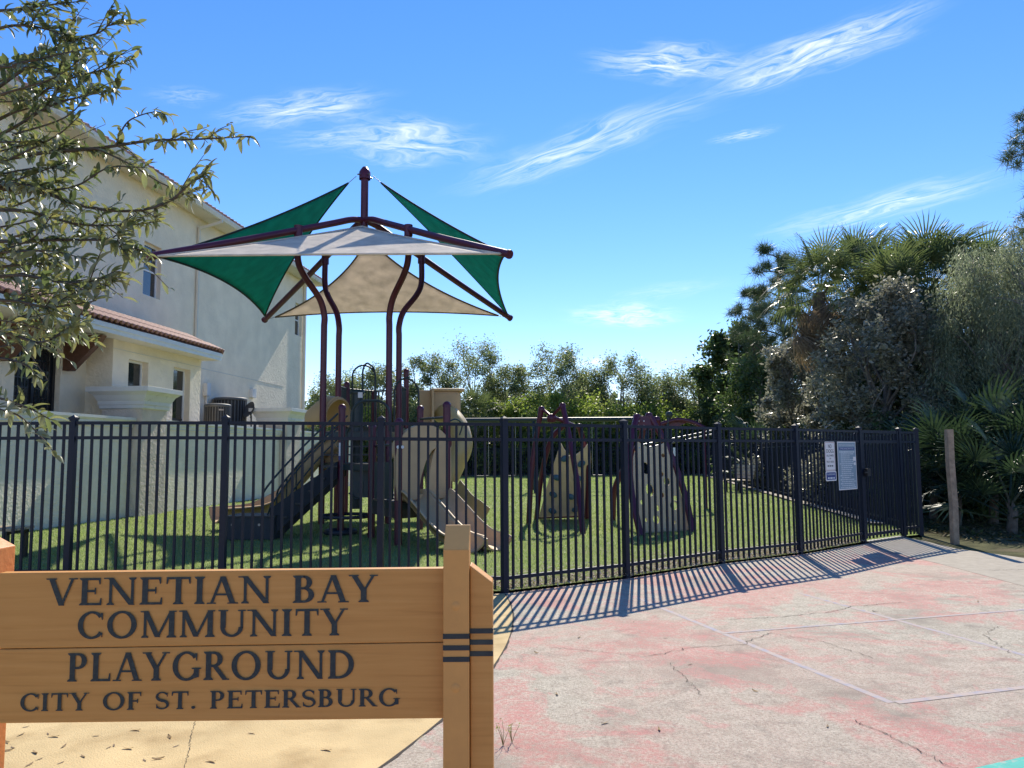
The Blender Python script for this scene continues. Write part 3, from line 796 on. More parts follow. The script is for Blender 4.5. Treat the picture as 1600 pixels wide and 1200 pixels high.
# ------------------------------------------------------------------ fences
FH = 1.80
picket_me = MB().box((0, 0, 0), (.024, .024, FH - .06)).mesh('picket', M['fence'])
mb = MB().box((0, 0, FH / 2 + .0), (.066, .066, FH + .04))
post_me = mb.mesh('post', M['fence'])
mb = MB().box((0, 0, .012), (.080, .080, .024))
mb.add([(-.036, -.036, .024), (.036, -.036, .024), (.036, .036, .024), (-.036, .036, .024), (0, 0, .052)], [(0, 1, 4), (1, 2, 4), (2, 3, 4), (3, 0, 4)])
cap_me = mb.mesh('cap', M['fence'])
RAILZ = (FH - .02, FH - .185, .15)
def fence_post(p, rz, par, k=1.0):
    o = place('post', post_me, p, (0, 0, rz), par, scale=(k, k, 1))
    c = place('cap', cap_me, (0, 0, FH + .02), (0, 0, 0), o, True)
def fence_run(root, pts, gap, last_post=True, stuff_after=None, first_post=True):
    far = MB()
    for i, (a, b) in enumerate(zip(pts[:-1], pts[1:])):
        d = b - a; L = Vector((d.x, d.y)).length; rz = math.atan2(d.y, d.x)
        if stuff_after is not None and i >= stuff_after:
            far.box((a.x, a.y, FH / 2), (.066, .066, FH + .06), rz)
            for z in RAILZ: far.bar(a + Vector((0, 0, z)), b + Vector((0, 0, z)), .034, .034)
            n = max(1, int(round(L / gap)))
            for j in range(1, n): 
                p = a.lerp(b, j / n); far.box((p.x, p.y, FH / 2), (.024, .024, FH - .06), rz)
            continue
        if i or first_post: fence_post(a, rz, root)
        for z in RAILZ:
            MB().bar(a + Vector((0, 0, z)), b + Vector((0, 0, z)), .034, .036).build('rail', M['fence'], root)
        n = max(1, int(round((L - .02) / gap)))
        for j in range(1, n):
            p = a.lerp(b, j / n); p.z += FH / 2
            place('picket', picket_me, p, (0, 0, rz), root)
    if last_post and stuff_after is None: fence_post(pts[-1], rz, root)
    if stuff_after is not None:
        far.build('far_pickets', M['fence'], root)['kind'] = 'stuff'
ff = empty('metal_fence', FR[0]); tag(ff, 'long dark metal picket fence between the court and the playground, in front', 'fence')
fence_run(ff, list(reversed(LEFTP)) + FR[:], .1045)
sf = empty('metal_fence', CORNER); tag(sf, 'dark metal picket fence running back along the palms on the far side of the gate', 'fence')
nseg = 20
side_pts = [CORNER.lerp(FARC, i / nseg) for i in range(nseg + 1)]
fence_run(sf, [GATE_END, CORNER], .105, last_post=False)
fence_run(sf, side_pts, .11, last_post=False, stuff_after=9)
bf = empty('metal_fence', FARL); tag(bf, 'distant dark metal fence across the far end of the lawn', 'fence')
nb = 10
fence_run(bf, [FARC.lerp(FARL, i / nb) for i in range(nb + 1)], .115, last_post=False, stuff_after=0)
# gate
g0, g1 = FR[4], GATE_END
gd = (g1 - g0).normalized(); gz = math.atan2(gd.y, gd.x)
gt = empty('gate', g0); tag(gt, 'closed dark metal picket gate at the right end of the front fence', 'gate')
ga, gb = g0 + gd * .075, g1 - gd * .075
up = Vector((0, 0, 1))
MB().bar(ga + up * .06, ga + up * (FH + .0), .045, .045, gd).bar(gb + up * .06, gb + up * FH, .045, .045, gd).build('gate_stile', M['fence'], gt)
for z in (FH - .02, FH - .185, .12): MB().bar(ga + up * z, gb + up * z, .034, .05).build('rail', M['fence'], gt)
for j in range(1, 10):
    p = ga.lerp(gb, j / 10) + up * (FH / 2 + .02); place('picket', picket_me, p, (0, 0, gz), gt)
MB().box(ga + up * 1.12 + Vector((.05, -.05, 0)), (.10, .05, .12), gz).box(ga + up * 1.12 + Vector((.02, -.10, 0)), (.16, .02, .025), gz).build('latch', M['blackmetal'], gt)
for z in (.35, 1.45): MB().lathe(gb + gd * .03 + up * (z - .06), [(.0, 0), (.016, 0), (.016, .12), (0, .12)], 8).build('hinge', M['blackmetal'], gt)
MB().box(g0.lerp(g1, .5) + up * .012, (1.15, .09, .02), gz).build('threshold', M['steel'], gt)

# ------------------------------------------------------------------ notices on the fence
fa, fb = FR[3], FR[4]
fd = (fb - fa).normalized(); fn = Vector((fd.y, -fd.x, 0))
if fn.y > 0: fn = -fn
def FP(px, py, off=.03):
    d = ray(px, py); k = ((fa - Vector((0, 0, EYE))).dot(fn) + off) / d.dot(fn)
    return Vector((0, 0, EYE)) + d * k
def rrect(w, h, r, n=4):
    pts = []
    for cx, cy, a0 in ((w / 2 - r, h / 2 - r, 0), (-w / 2 + r, h / 2 - r, 90), (-w / 2 + r, -h / 2 + r, 180), (w / 2 - r, -h / 2 + r, 270)):
        for i in range(n + 1):
            a = R_(a0 + 90 * i / n); pts.append((cx + r * math.cos(a), cy + r * math.sin(a)))
    return pts
fmat = Matrix((tuple(fd), (0, 0, 1), tuple(fn))).transposed()  # local x along fence, y up, z out
def plate(root, name, w, h, r, m, off, th=.003, c=(0, 0)):
    pts = [fmat @ Vector((x + c[0], y + c[1], off)) for x, y in rrect(w, h, r)]
    mb = MB().prism([root.location + p for p in pts], fmat @ Vector((0, 0, th)))
    return mb.build(name, m, root)
def text_obj(root, name, s, size, c, m, off, width=None):
    cu = bpy.data.curves.new(name, 'FONT'); cu.body = s; cu.size = size; cu.align_x = 'CENTER'; cu.align_y = 'CENTER'; cu.extrude = .0004
    cu.materials.append(m)
    o = bpy.data.objects.new(name, cu); link(o, root)
    mw = Matrix.Translation(root.location + fmat @ Vector((c[0], c[1], off))) @ fmat.to_4x4()
    mi = rootmat(root).inverted(); o.matrix_parent_inverse = mi
    if width:
        bpy.context.view_layer.update()
        if o.dimensions.x > 0:
            k = width / o.dimensions.x
            mw = mw @ Matrix.Diagonal((k, 1, 1, 1))
    bpy.context.view_layer.update()
    me = bpy.data.meshes.new_from_object(o.evaluated_get(bpy.context.evaluated_depsgraph_get()))
    bpy.data.objects.remove(o)
    o = bpy.data.objects.new(name, me); me.name = name; link(o, root); o.matrix_parent_inverse = mi; o.matrix_basis = mw
    return o
def sign_at(px0, px1, py0, py1, off=.03):
    a, b = FP(px0, py0, off), FP(px1, py1, off)
    c = (a + b) / 2
    return c, abs((b - a).dot(fd)), abs(b.z - a.z)
c, w, h = sign_at(1288, 1305.5, 690, 735.5)
t = empty('notice', c); tag(t, 'tall white NO DOGS notice hanging above the small blue sign on the fence', 'sign')
plate(t, 'panel', w, h, .02, M['signwhite'], 0)
for o_, th in ((.012, .004),):
    a = rrect(w - .02, h - .02, .018); b = rrect(w - .032, h - .032, .014); mb = MB(); n = len(a)
    vs = [t.location + fmat @ Vector((x, y, .0036)) for x, y in a + b]
    mb.add(vs, [(i, (i + 1) % n, n + (i + 1) % n, n + i) for i in range(n)]).build('border', M['signred'], t)
for s, sz, y in (('NO', .115, .335), ('DOGS', .115, .17), ('ALLOWED', .06, .02), ('IN', .05, -.08), ('PLAY AREA', .06, -.19)):
    text_obj(t, 'lettering', s, sz * h * 1.55, (0, y * h), M['signblack'], .0038, width=w * (.34 if s in ('NO',) else .12 if s == 'IN' else .72))
mb = MB()
for k in range(3): mb.box(t.location + fmat @ Vector((-.22 * w + .2 * w * k, -.33 * h, .0038)), (.14 * w, .001, .045 * h), gz if False else math.atan2(fd.y, fd.x))
mb.build('small_print', M['signblack'], t)
c, w, h = sign_at(1289.8, 1307, 736.5, 751)
t = empty('notice', c); tag(t, 'small blue sign with white rim below the NO DOGS notice', 'sign')
plate(t, 'panel', w, h, .025, M['signwhite'], 0)
plate(t, 'blue_field', w - .035, h - .035, .02, M['signblue'], .0032, .0006)
text_obj(t, 'lettering', 'PLAYGROUND', h * .26, (0, h * .17), M['signtext'], .0045, width=w * .7)
rz_ = math.atan2(fd.y, fd.x)
mb = MB()
for k, ww in enumerate((.16, .22, .14)): mb.box(t.location + fmat @ Vector((-.24 * w + .25 * w * k, -.2 * h, .0042)), (ww * w, .001, .17 * h), rz_)
mb.build('small_print', M['signtext'], t)
c, w, h = sign_at(1307.5, 1339.5, 690, 764)
t = empty('notice', c); tag(t, 'large blue grey park rules board of many text lines next to the gate', 'sign')
plate(t, 'panel', w, h, .008, M['signgrey'], 0)
a = [(-w / 2, -h / 2), (w / 2, -h / 2), (w / 2, h / 2), (-w / 2, h / 2)]; b = [(x * (1 - .03 / w), y * (1 - .03 / h)) for x, y in a]
vs = [t.location + fmat @ Vector((x, y, .0036)) for x, y in a + b]
MB().add(vs, [(i, (i + 1) % 4, 4 + (i + 1) % 4, 4 + i) for i in range(4)]).build('border', M['signwhite'], t)
text_obj(t, 'lettering', 'CITY OF ST. PETERSBURG', h * .045, (0, h * .425), M['signtext'], .0038, width=w * .82)
plate(t, 'blue_band', w * .84, h * .05, .006, M['signblue'], .0034, .0006, c=(0, h * .355))
text_obj(t, 'lettering', 'PARKS & RECREATION', h * .042, (0, h * .355), M['signtext'], .0047, width=w * .74)
rs = random.Random(2); mb = MB()
y = .285
while y > -.46:
    lw = rs.choice((.82, .78, .7, .62, .5, .8)); hh = .016 if y < .25 else .026
    x0 = -.40 if lw > .72 else -.33
    # words of a line as short dashes
    x = x0
    while x < x0 + lw * .95:
        ww = rs.uniform(.04, .12); mb.box(t.location + fmat @ Vector(((x + ww / 2) * w, y * h, .0038)), (ww * w, .001, hh * h), rz_); x += ww + .022
    y -= .041
mb.build('small_print', M['signtext'], t)
plate(t, 'sticker', w * .14, h * .085, .004, M['signwhite'], .0045, .0006, c=(w * .40, h * .14)); plate(t, 'sticker', w * .10, h * .055, .004, M['signwhite'], .0045, .0006, c=(w * .41, h * .035))

# ------------------------------------------------------------------ weathered wooden post
b0 = G(1492, 850); t0 = P(1482.5, 671, b0.y)
wp = MB(); d = (t0 - b0)
fr = [b0 - d * .03, b0 + d * .35, b0 + d * .7, t0]
fr[1].x += .012; fr[2].x -= .006
wp.sweep(fr, [(-.055, -.04), (.052, -.045), (.055, .04), (-.05, .045)], smooth=False, side=(1, .15, 0))
tag(wp.build('wooden_post', M['wood_grey'], bevel=.008), 'leaning weathered wooden post standing alone right of the gate', 'post')

# ------------------------------------------------------------------ playground sign
def sign_wood():
    m, n, l, p = base_mat('painted_sign_wood')
    tcn = n.new('ShaderNodeTexCoord')
    mp = n.new('ShaderNodeMapping'); mp.inputs['Scale'].default_value = (1.2, 6, 26)
    l.new(tcn.outputs['Object'], mp.inputs['Vector'])
    nz = n.new('ShaderNodeTexNoise'); nz.inputs['Scale'].default_value = 2.2; nz.inputs['Detail'].default_value = 8; nz.inputs['Distortion'].default_value = .6
    l.new(mp.outputs[0], nz.inputs['Vector'])
    r = ramp(n, [(.22, (.50, .22, .052)), (.45, (.59, .275, .068)), (.85, (.66, .325, .09))])
    l.new(nz.outputs['Fac'], r.inputs[0])
    n2 = n.new('ShaderNodeTexNoise'); n2.inputs['Scale'].default_value = 3.0; n2.inputs['Detail'].default_value = 6
    l.new(tcn.outputs['Object'], n2.inputs['Vector'])
    mr = n.new('ShaderNodeMapRange'); mr.inputs[1].default_value = .55; mr.inputs[2].default_value = .85; mr.inputs[4].default_value = .45
    l.new(n2.outputs['Fac'], mr.inputs[0])
    mx = n.new('ShaderNodeMix'); mx.data_type = 'RGBA'; l.new(mr.outputs[0], mx.inputs[0]); l.new(r.outputs[0], mx.inputs[6]); mx.inputs[7].default_value = (.48, .215, .055, 1)
    l.new(mx.outputs[2], p.inputs['Base Color']); p.inputs['Roughness'].default_value = .55; p.inputs['Specular IOR Level'].default_value = .35
    b = n.new('ShaderNodeBump'); b.inputs['Strength'].default_value = .4; b.inputs['Distance'].default_value = .002
    l.new(nz.outputs['Fac'], b.inputs['Height']); l.new(b.outputs[0], p.inputs['Normal'])
    return m
M['sign'] = sign_wood()
M['signpost'] = mat('sign_post_wood', (.64, .31, .08), .6, .1, 5, .1, 45, stain=((.46, .21, .06), 9, .6, .8))
M['signpost_lit'] = mat('lit_sign_post', (.62, .22, .055), .6, .12, 6, .35, 45)  # light on the left post's side face is put into this orange
M['letter'] = mat('letter_paint', (.010, .020, .026), .5, .25, 20, stain=((.035, .055, .052), 9, .5, .75))
SY = 2.65
SP = lambda px, py, off=0.0: P(px, py, SY - off)
sg = empty('playground_sign', (P(345, 1010, SY).x, SY, 0)); tag(sg, 'low wooden sign lettered VENETIAN BAY COMMUNITY PLAYGROUND in front of the fence', 'sign')
def plank(tl, tr, br, bl, th=.04):
    pts = [SP(*tl), SP(*tr), SP(*br), SP(*bl)]
    return MB().prism(pts[::-1], (0, th, 0)).build('plank', M['sign'], sg, bevel=.003)
plank((-2, 895.5), (694, 888), (694, 1003.2), (-2, 1013.8))
plank((-2, 1014.8), (694, 1004.2), (694, 1122.5), (-2, 1130.5))
def sgpost(xa, xb, ytop, chamfer, m, off, depth, slant, label=None):
    """upright with a chamfered top; xa..xb pixels at the board's height"""
    a, b = SP(xa, 1000, off), SP(xb, 1000, off)
    zt = SP((xa + xb) / 2, ytop, off).z
    y0 = SY - off
    mb = MB()
    if slant == 'front':   # top face slopes down towards the viewer
        zl = zt - chamfer
        vs = [(a.x, y0, 0), (b.x, y0, 0), (b.x, y0 + depth, 0), (a.x, y0 + depth, 0), (a.x, y0, zl), (b.x, y0, zl), (b.x, y0 + depth * .96, zt), (a.x, y0 + depth * .96, zt), (b.x, y0 + depth, zt), (a.x, y0 + depth, zt)]
        mb.add(vs, [(0, 1, 5, 4), (4, 5, 6, 7), (7, 6, 8, 9), (1, 2, 8, 6, 5), (3, 0, 4, 7, 9), (2, 3, 9, 8), (3, 2, 1, 0)])
    else:
        zl, zr = (zt, zt - chamfer) if slant == 'right' else (zt - chamfer, zt)
        vs = [(a.x, y0, 0), (b.x, y0, 0), (b.x, y0 + depth, 0), (a.x, y0 + depth, 0), (a.x, y0, zl), (b.x, y0, zr), (b.x, y0 + depth, zr), (a.x, y0 + depth, zl)]
        mb.add(vs, [(0, 3, 2, 1), (4, 5, 6, 7), (0, 1, 5, 4), (1, 2, 6, 5), (2, 3, 7, 6), (3, 0, 4, 7)])
    o = mb.build('post', m, sg, bevel=.004)
    return o
pA = sgpost(692.5, 733, 824, .075, M['signpost'], .052, .095, 'front')
pB = sgpost(734.5, 770, 883, .058, M['sign'], .03, .09, 'right')
pC = sgpost(-62, -9, 829, .062, M['signpost_lit'], -.041, .09, 'right')
pD = sgpost(-104, -63, 826, .075, M['signpost_lit'], -.041, .095, 'front')
def stripe(par, xa, xb, ya, yb, off):
    a, b = SP(xa, ya, off), SP(xb, yb, off)
    MB().box2((a.x - .001, SY - off - .0025, a.z), (b.x + .001, SY - off + .01, b.z)).build('stripe', M['letter'], par)
for y in (990.5, 1008.5, 1026.5): stripe(pA, 692.5, 733, y, y + 7.5, .052)
for y in (982, 999.5, 1017.5): stripe(pB, 734.5, 770, y, y + 7.5, .03)
for y in (947, 1075):
    c = SP(712, y, .052); mb = MB(); vs = []
    pr = [(.0, .0), (.0135, .0), (.0145, -.0007), (.0155, -.0007), (.0165, -.0008)]
    mb = MB(); n = 20; vs = []; fs = []
    for r, dz in pr:
        for j in range(n): vs.append((c.x + max(r, .0005) * math.cos(2 * math.pi * j / n), SY - .052 - .0012 - dz, c.z + max(r, .0005) * math.sin(2 * math.pi * j / n)))
    for i in range(len(pr) - 1):
        for j in range(n): fs.append((i * n + j, i * n + (j + 1) % n, i * n + n + (j + 1) % n, i * n + n + j))
    mb.add(vs, fs, True).build('bolt_plug', M['signpost'], pA)
# serif capitals drawn as stroke polygons: units of cap height
TK, TN, SF, SFL = .165, .085, .06, .07
def vstem(x, y0=0, y1=1, w=TK, s0=True, s1=True, serif=SFL):
    out = [[(x - w / 2, y0), (x + w / 2, y0), (x + w / 2, y1), (x - w / 2, y1)]]
    for on, y, d in ((s0, y0, 1), (s1, y1, -1)):
        if on: out.append([(x - w / 2 - serif, y), (x + w / 2 + serif, y), (x + w / 2 + serif * .9, y + d * SF * .7), (x + w / 2, y + d * SF * 1.7), (x - w / 2, y + d * SF * 1.7), (x - w / 2 - serif * .9, y + d * SF * .7)])
    return out
def diag(x0, y0, x1, y1, w):
    return [(x0 - w / 2, y0), (x0 + w / 2, y0), (x1 + w / 2, y1), (x1 - w / 2, y1)]
def ser(x, y, w, d):
    return [(x - w / 2, y), (x + w / 2, y), (x + w / 2 * .92, y + d * SF * .8), (x - w / 2 * .92, y + d * SF * .8)]
def hbar(x0, x1, y, w=TN): return [(x0, y - w / 2), (x1, y - w / 2), (x1, y + w / 2), (x0, y + w / 2)]
def tip(x, y, d, h=.17, w=.05):  # end serif of an arm, beak
    return [(x, y), (x - w * 1.6, y), (x - w * .7, y + d * h), (x, y + d * h)]
def arc(cx, cy, rx, ry, a0, a1, thick=TK, thin=TN, n=26):
    out = []
    for i in range(n):
        q = []
        for k in (i, i + 1):
            a = R_(a0 + (a1 - a0) * k / n); wv = thin + (thick - thin) * abs(math.cos(a)) ** 1.3
            co, si = math.cos(a), math.sin(a)
            q.append(((cx + rx * co, cy + ry * si), (cx + (rx - wv) * co, cy + (ry - (thin + (thick - thin) * abs(co) ** 1.3)) * si)))
        out.append([q[0][0], q[1][0], q[1][1], q[0][1]])
    return out
def sspine():
    pts = []
    for i in range(41):
        t = i / 40
        if t < .5:
            a = R_(25 + (t / .5) * 245); c = (.30, .735); r = (.215, .222)
        else:
            a = R_(90 - ((t - .5) / .5) * 245); c = (.30, .268); r = (.235, .225)
        pts.append((c[0] + r[0] * math.cos(a), c[1] + r[1] * math.sin(a)))
    # weld the spine in the middle
    out = []
    for i in range(40):
        def side(k):
            p0, p1 = pts[max(0, k - 1)], pts[min(40, k + 1)]
            dx, dy = p1[0] - p0[0], p1[1] - p0[1]; L = math.hypot(dx, dy) or 1
            t = k / 40; w = (TN + (TK - TN) * max(0, 1 - abs(t - .5) / .28) ** .8) / 2
            return ((pts[k][0] - dy / L * w, pts[k][1] + dx / L * w), (pts[k][0] + dy / L * w, pts[k][1] - dx / L * w))
        a, b = side(i), side(i + 1)
        out.append([a[0], b[0], b[1], a[1]])
    return out + [tip(.53, .93, -1, .22, .04), [(.06, .06), (.06, .30), (.095, .30), (.14, .06)]]
GL = {
 'I': (.36, lambda: vstem(.18)),
 'V': (.86, lambda: [diag(.43, 0, .12, 1, TK), diag(.43, 0, .74, 1, TN), ser(.12, 1, .32, -1), ser(.75, 1, .27, -1)]),
 'A': (.86, lambda: [diag(.11, 0, .41, 1, TN), diag(.73, 0, .43, 1, TK), hbar(.22, .66, .34, .07), ser(.11, 0, .27, 1), ser(.73, 0, .32, 1)]),
 'Y': (.80, lambda: vstem(.40, 0, .48, s1=False) + [diag(.40, .40, .11, 1, TK), diag(.40, .40, .69, 1, TN), ser(.11, 1, .30, -1), ser(.69, 1, .25, -1)]),
 'N': (.94, lambda: vstem(.17, w=TN, s1=False) + vstem(.80, w=TN, s0=False) + [diag(.79, 0, .15, 1, TK * 1.05), ser(.09, 1, .26, -1)]),
 'M': (1.12, lambda: vstem(.16, w=TN, s1=False) + vstem(.97, w=TK, s1=False) + [diag(.55, .02, .17, 1, TK), diag(.55, .02, .95, 1, TN), ser(.12, 1, .22, -1), ser(1.0, 1, .24, -1)]),
 'E': (.70, lambda: vstem(.17) + [hbar(.2, .62, 1 - TN / 2), hbar(.2, .66, TN / 2), hbar(.2, .50, .52), tip(.63, 1, -1, .24), tip(.67, 0, 1, .26), hbar(.46, .50, .52, .24)]),
 'F': (.64, lambda: vstem(.17) + [hbar(.2, .60, 1 - TN / 2), hbar(.2, .48, .50), tip(.61, 1, -1, .24), hbar(.44, .48, .50, .24)]),
 'L': (.66, lambda: vstem(.17) + [hbar(.2, .60, TN / 2), tip(.63, 0, 1, .28)]),
 'T': (.76, lambda: vstem(.38, s1=False) + [hbar(.06, .70, 1 - TN / 2), tip(.73, 1, -1, .25), [(.03, 1), (.11, 1), (.066, .75), (.03, .75)]]),
 'P': (.66, lambda: vstem(.17) + [hbar(.2, .36, 1 - TN / 2, TN), hbar(.2, .36, .475, TN)] + arc(.34, .7175, .27, .2825, -90, 90)),
 'R': (.78, lambda: vstem(.17) + [hbar(.2, .36, 1 - TN / 2, TN), hbar(.2, .36, .495, TN), diag(.70, 0, .36, .50, TK), ser(.71, 0, .22, 1)] + arc(.34, .7275, .265, .2725, -90, 90)),
 'B': (.70, lambda: vstem(.17) + [hbar(.2, .36, 1 - TN / 2, TN), hbar(.2, .36, .53, TN), hbar(.2, .36, TN / 2, TN)] + arc(.33, .745, .245, .255, -90, 90) + arc(.34, .2875, .295, .2875, -90, 90)),
 'D': (.88, lambda: vstem(.17) + [hbar(.2, .38, 1 - TN / 2, TN), hbar(.2, .38, TN / 2, TN)] + arc(.36, .5, .46, .5, -90, 90)),
 'O': (.98, lambda: arc(.49, .5, .45, .52, 0, 360, n=44)),
 'C': (.84, lambda: arc(.47, .5, .43, .52, 42, 322, n=36) + [tip(.80, .95, -1, .26, .045), [(.765, .05), (.80, .05), (.80, .20), (.775, .22)]]),
 'G': (.92, lambda: arc(.47, .5, .43, .52, 42, 320, n=36) + [tip(.80, .95, -1, .26, .045)] + [[(.70, .07), (.86, .11), (.86, .44), (.70, .44)], ser(.78, .44, .30, -1)]),
 'U': (.90, lambda: [[(.105, .34), (.105 + TK, .34), (.105 + TK, 1), (.105, 1)], [(.80 - TN, .34), (.80, .34), (.80, 1), (.80 - TN, 1)], ser(.185, 1, .31, -1), ser(.755, 1, .25, -1)] + arc(.4525, .36, .3475, .37, 180, 360, thick=TK * .85)),
 'S': (.62, sspine),
 '.': (.26, lambda: [[(.13 + .085 * math.cos(R_(a)), .085 + .085 * math.sin(R_(a))) for a in range(0, 360, 30)]]),
}
glyph_me = {}
def glyph(ch):
    if ch not in glyph_me:
        mb = MB()
        for i, poly in enumerate(GL[ch][1]()):
            z = .018 + .0006 * (i % 7)
            # make counter clockwise
            ar = sum(poly[k][0] * poly[(k + 1) % len(poly)][1] - poly[(k + 1) % len(poly)][0] * poly[k][1] for k in range(len(poly)))
            if ar < 0: poly = poly[::-1]
            mb.add([(x, -z, y) for x, y in poly], [tuple(range(len(poly)))])
        glyph_me[ch] = mb.mesh('letter', M['letter'])
    return glyph_me[ch]
def sign_text(s, xa, xb, ya, yb, hpx, gapw=.55):
    """xa,xb ends and ya,yb baselines in pixels, cap height in pixels"""
    a, b = SP(xa, ya, .002), SP(xb, yb, .002)
    cap = hpx * (SY - .002) / FPX
    nat = sum(gapw if c == ' ' else GL[c][0] for c in s) * cap
    tot = (b - a).length; ink = sum(0 if c == ' ' else GL[c][0] for c in s) * cap; sp_ = s.count(' ') * gapw * cap
    extra = .07 * cap; sx = (tot - sp_ - extra * (len(s) - 1)) / ink
    x = 0; d = (b - a).normalized()
    for c in s:
        wdt = (gapw if c == ' ' else GL[c][0] * sx) * cap
        if c != ' ':
            o = place('letter', glyph(c), a + d * x, (0, -math.asin(d.z), 0), sg, scale=(cap * sx, .08, cap))
        x += wdt + extra
sign_text('VENETIAN BAY', 73, 590, 946.5, 940.5, 41, .62)
sign_text('COMMUNITY', 119, 543, 998, 992.5, 40)
sign_text('PLAYGROUND', 104, 556, 1065, 1060, 42)
sign_text('CITY OF ST. PETERSBURG', 30, 625, 1111.5, 1103, 26, .62)
# ------------------------------------------------------------------ shaded play structure
CX, CY = -3.32, 16.85
HS, OB, OT = 3.28, .70, 1.16
ps = empty('play_structure', (CX, CY, 0)); tag(ps, 'maroon and tan play structure under green and grey shade sails', 'play structure')
HUBZ, TIPZ, MASTZ = 6.72, 5.07, 7.86
quad_ = [(-1, -1), (1, -1), (-1, 1), (1, 1)]
hub = Vector((CX, CY, HUBZ))
def bez(pts, n=12):
    """Catmull-Rom through points"""
    pts = [Vector(p) for p in pts]; P_ = [pts[0] * 2 - pts[1]] + pts + [pts[-1] * 2 - pts[-2]]; out = []
    for i in range(1, len(P_) - 2):
        for k in range(n):
            t = k / n; a, b, c, d = P_[i - 1:i + 3]
            out.append(.5 * ((2 * b) + (c - a) * t + (2 * a - 5 * b + 4 * c - d) * t * t + (3 * b - a - 3 * c + d) * t ** 3))
    out.append(pts[-1]); return out
tips = {}
for sx, sy in quad_:
    tipp = Vector((CX + sx * HS, CY + sy * HS, TIPZ)); tips[(sx, sy)] = tipp
    # canopy arm: leaves the hub almost level, then slopes
    m1 = hub.lerp(tipp, .08) + Vector((0, 0, .09)); m2 = hub.lerp(tipp, .2) + Vector((0, 0, .07)); m3 = hub.lerp(tipp, .6) + Vector((0, 0, .02))
    arm = MB().tube(bez([hub + Vector((sx * .05, sy * .05, .02)), m1, m2, m3, tipp], 8), .072, 12).build('canopy_arm', M['maroon'], ps)
    d = (tipp - hub).normalized()
    MB().tube([tipp - d * .02, tipp + d * .03], .085, 12).build('end_cap', M['maroon'], arm)
    # tall post with its S bend
    bx, by, tx, ty = CX + sx * OB, CY + sy * OB, CX + sx * OT, CY + sy * OT
    ztop = HUBZ + (TIPZ - HUBZ) * OT / HS + .04
    MB().tube([(bx, by, 0), (bx, by, 2.2)] + bez([(bx, by, 4.2), (bx, by, 4.45), (bx + sx * .09, by + sy * .09, 4.8), (tx - sx * .10, ty - sy * .10, 5.25), (tx, ty, 5.58), (tx, ty, ztop)], 6), .068, 14).build('tall_post', M['maroon'], ps)
    MB().tube([(tx, ty, ztop - .14), (tx, ty, ztop + .10)], .09, 12).build('arm_clamp', M['maroon'], ps)
mast = MB().tube([hub - Vector((0, 0, .12)), (CX, CY, MASTZ)], .085, 14).build('mast', M['maroon'], ps)
MB().lathe((CX, CY, MASTZ), [(.13, -.16), (.13, .0), (.10, .06), (.05, .13), (.0, .14)], 14).build('finial', M['maroon'], mast)
for k in range(4):
    a = R_(45 + 90 * k); MB().tube([(CX + .1 * math.cos(a), CY + .1 * math.sin(a), MASTZ - .06), (CX + .19 * math.cos(a), CY + .19 * math.sin(a), MASTZ - .09)], .02, 6).build('eye_bolt', M['steel'], mast)
def sail(A, B, C, k, m, hem, sag=.0, inset=.06, n=22):
    """three cornered cloth with hollow edges; edges k=(AB,BC,CA)"""
    G0 = (A + B + C) / 3
    a, b, c = [v + (G0 - v).normalized() * inset * (A - B).length * .5 for v in (A, B, C)]
    g = (a + b + c) / 3; nrm = (b - a).cross(c - a).normalized()
    if nrm.z < 0: nrm = -nrm
    idx = {}; vs = []
    def pos(u, v, w):
        p = a * u + b * v + c * w
        for kk, (s, t, e0, e1) in zip(k, ((u, v, a, b), (v, w, b, c), (w, u, c, a))):
            p = p + (g - (e0 + e1) / 2) * (kk * 4 * s * t)
        p = p - nrm * sag * 27 * u * v * w
        return p
    for i in range(n + 1):
        for j in range(n + 1 - i):
            idx[(i, j)] = len(vs); vs.append(pos(1 - (i + j) / n, i / n, j / n))
    fs = []
    for i in range(n):
        for j in range(n - i):
            fs.append((idx[(i, j)], idx[(i + 1, j)], idx[(i, j + 1)]))
            if i + j < n - 1: fs.append((idx[(i + 1, j)], idx[(i + 1, j + 1)], idx[(i, j + 1)]))
    mb = MB().add(vs, fs, True)
    o = mb.build('sail', m, ps)
    md = o.modifiers.new('cloth', 'SOLIDIFY'); md.thickness = .004
    e1 = [pos(1 - i / n, i / n, 0) for i in range(n + 1)]; e2 = [pos(0, 1 - i / n, i / n) for i in range(n + 1)]; e3 = [pos(i / n, 0, 1 - i / n) for i in range(n + 1)]
    for e in (e1, e2, e3): 
        MB().tube(e, .022, 6).build('hem', hem, o)
    for v, q in ((A, a), (B, b), (C, c)):
        MB().tube([v, q], .008, 5).build('cable', M['steel'], o)
    return o
mt = Vector((CX, CY, MASTZ - .06)); hb_ = Vector((CX, CY, HUBZ - .12))
T = tips
sail(T[(-1, -1)], T[(1, -1)], hb_ + Vector((0, -.1, 0)), (.045, .10, .10), M['sail_grey'], M['sail_grey'], .02, .05)
sail(T[(-1, 1)], T[(1, 1)], hb_ + Vector((0, .1, 0)), (.20, .22, .22), M['sail_beige'], M['hem_beige'], .03, .10)
sail(T[(-1, -1)], T[(-1, 1)], mt + Vector((-.19, 0, -.02)), (.20, .20, .13), M['sail_green'], M['hem'], .05, .075)
sail(T[(1, -1)], T[(1, 1)], mt + Vector((.19, 0, -.02)), (.20, .16, .13), M['sail_green'], M['hem'], .05, .075)

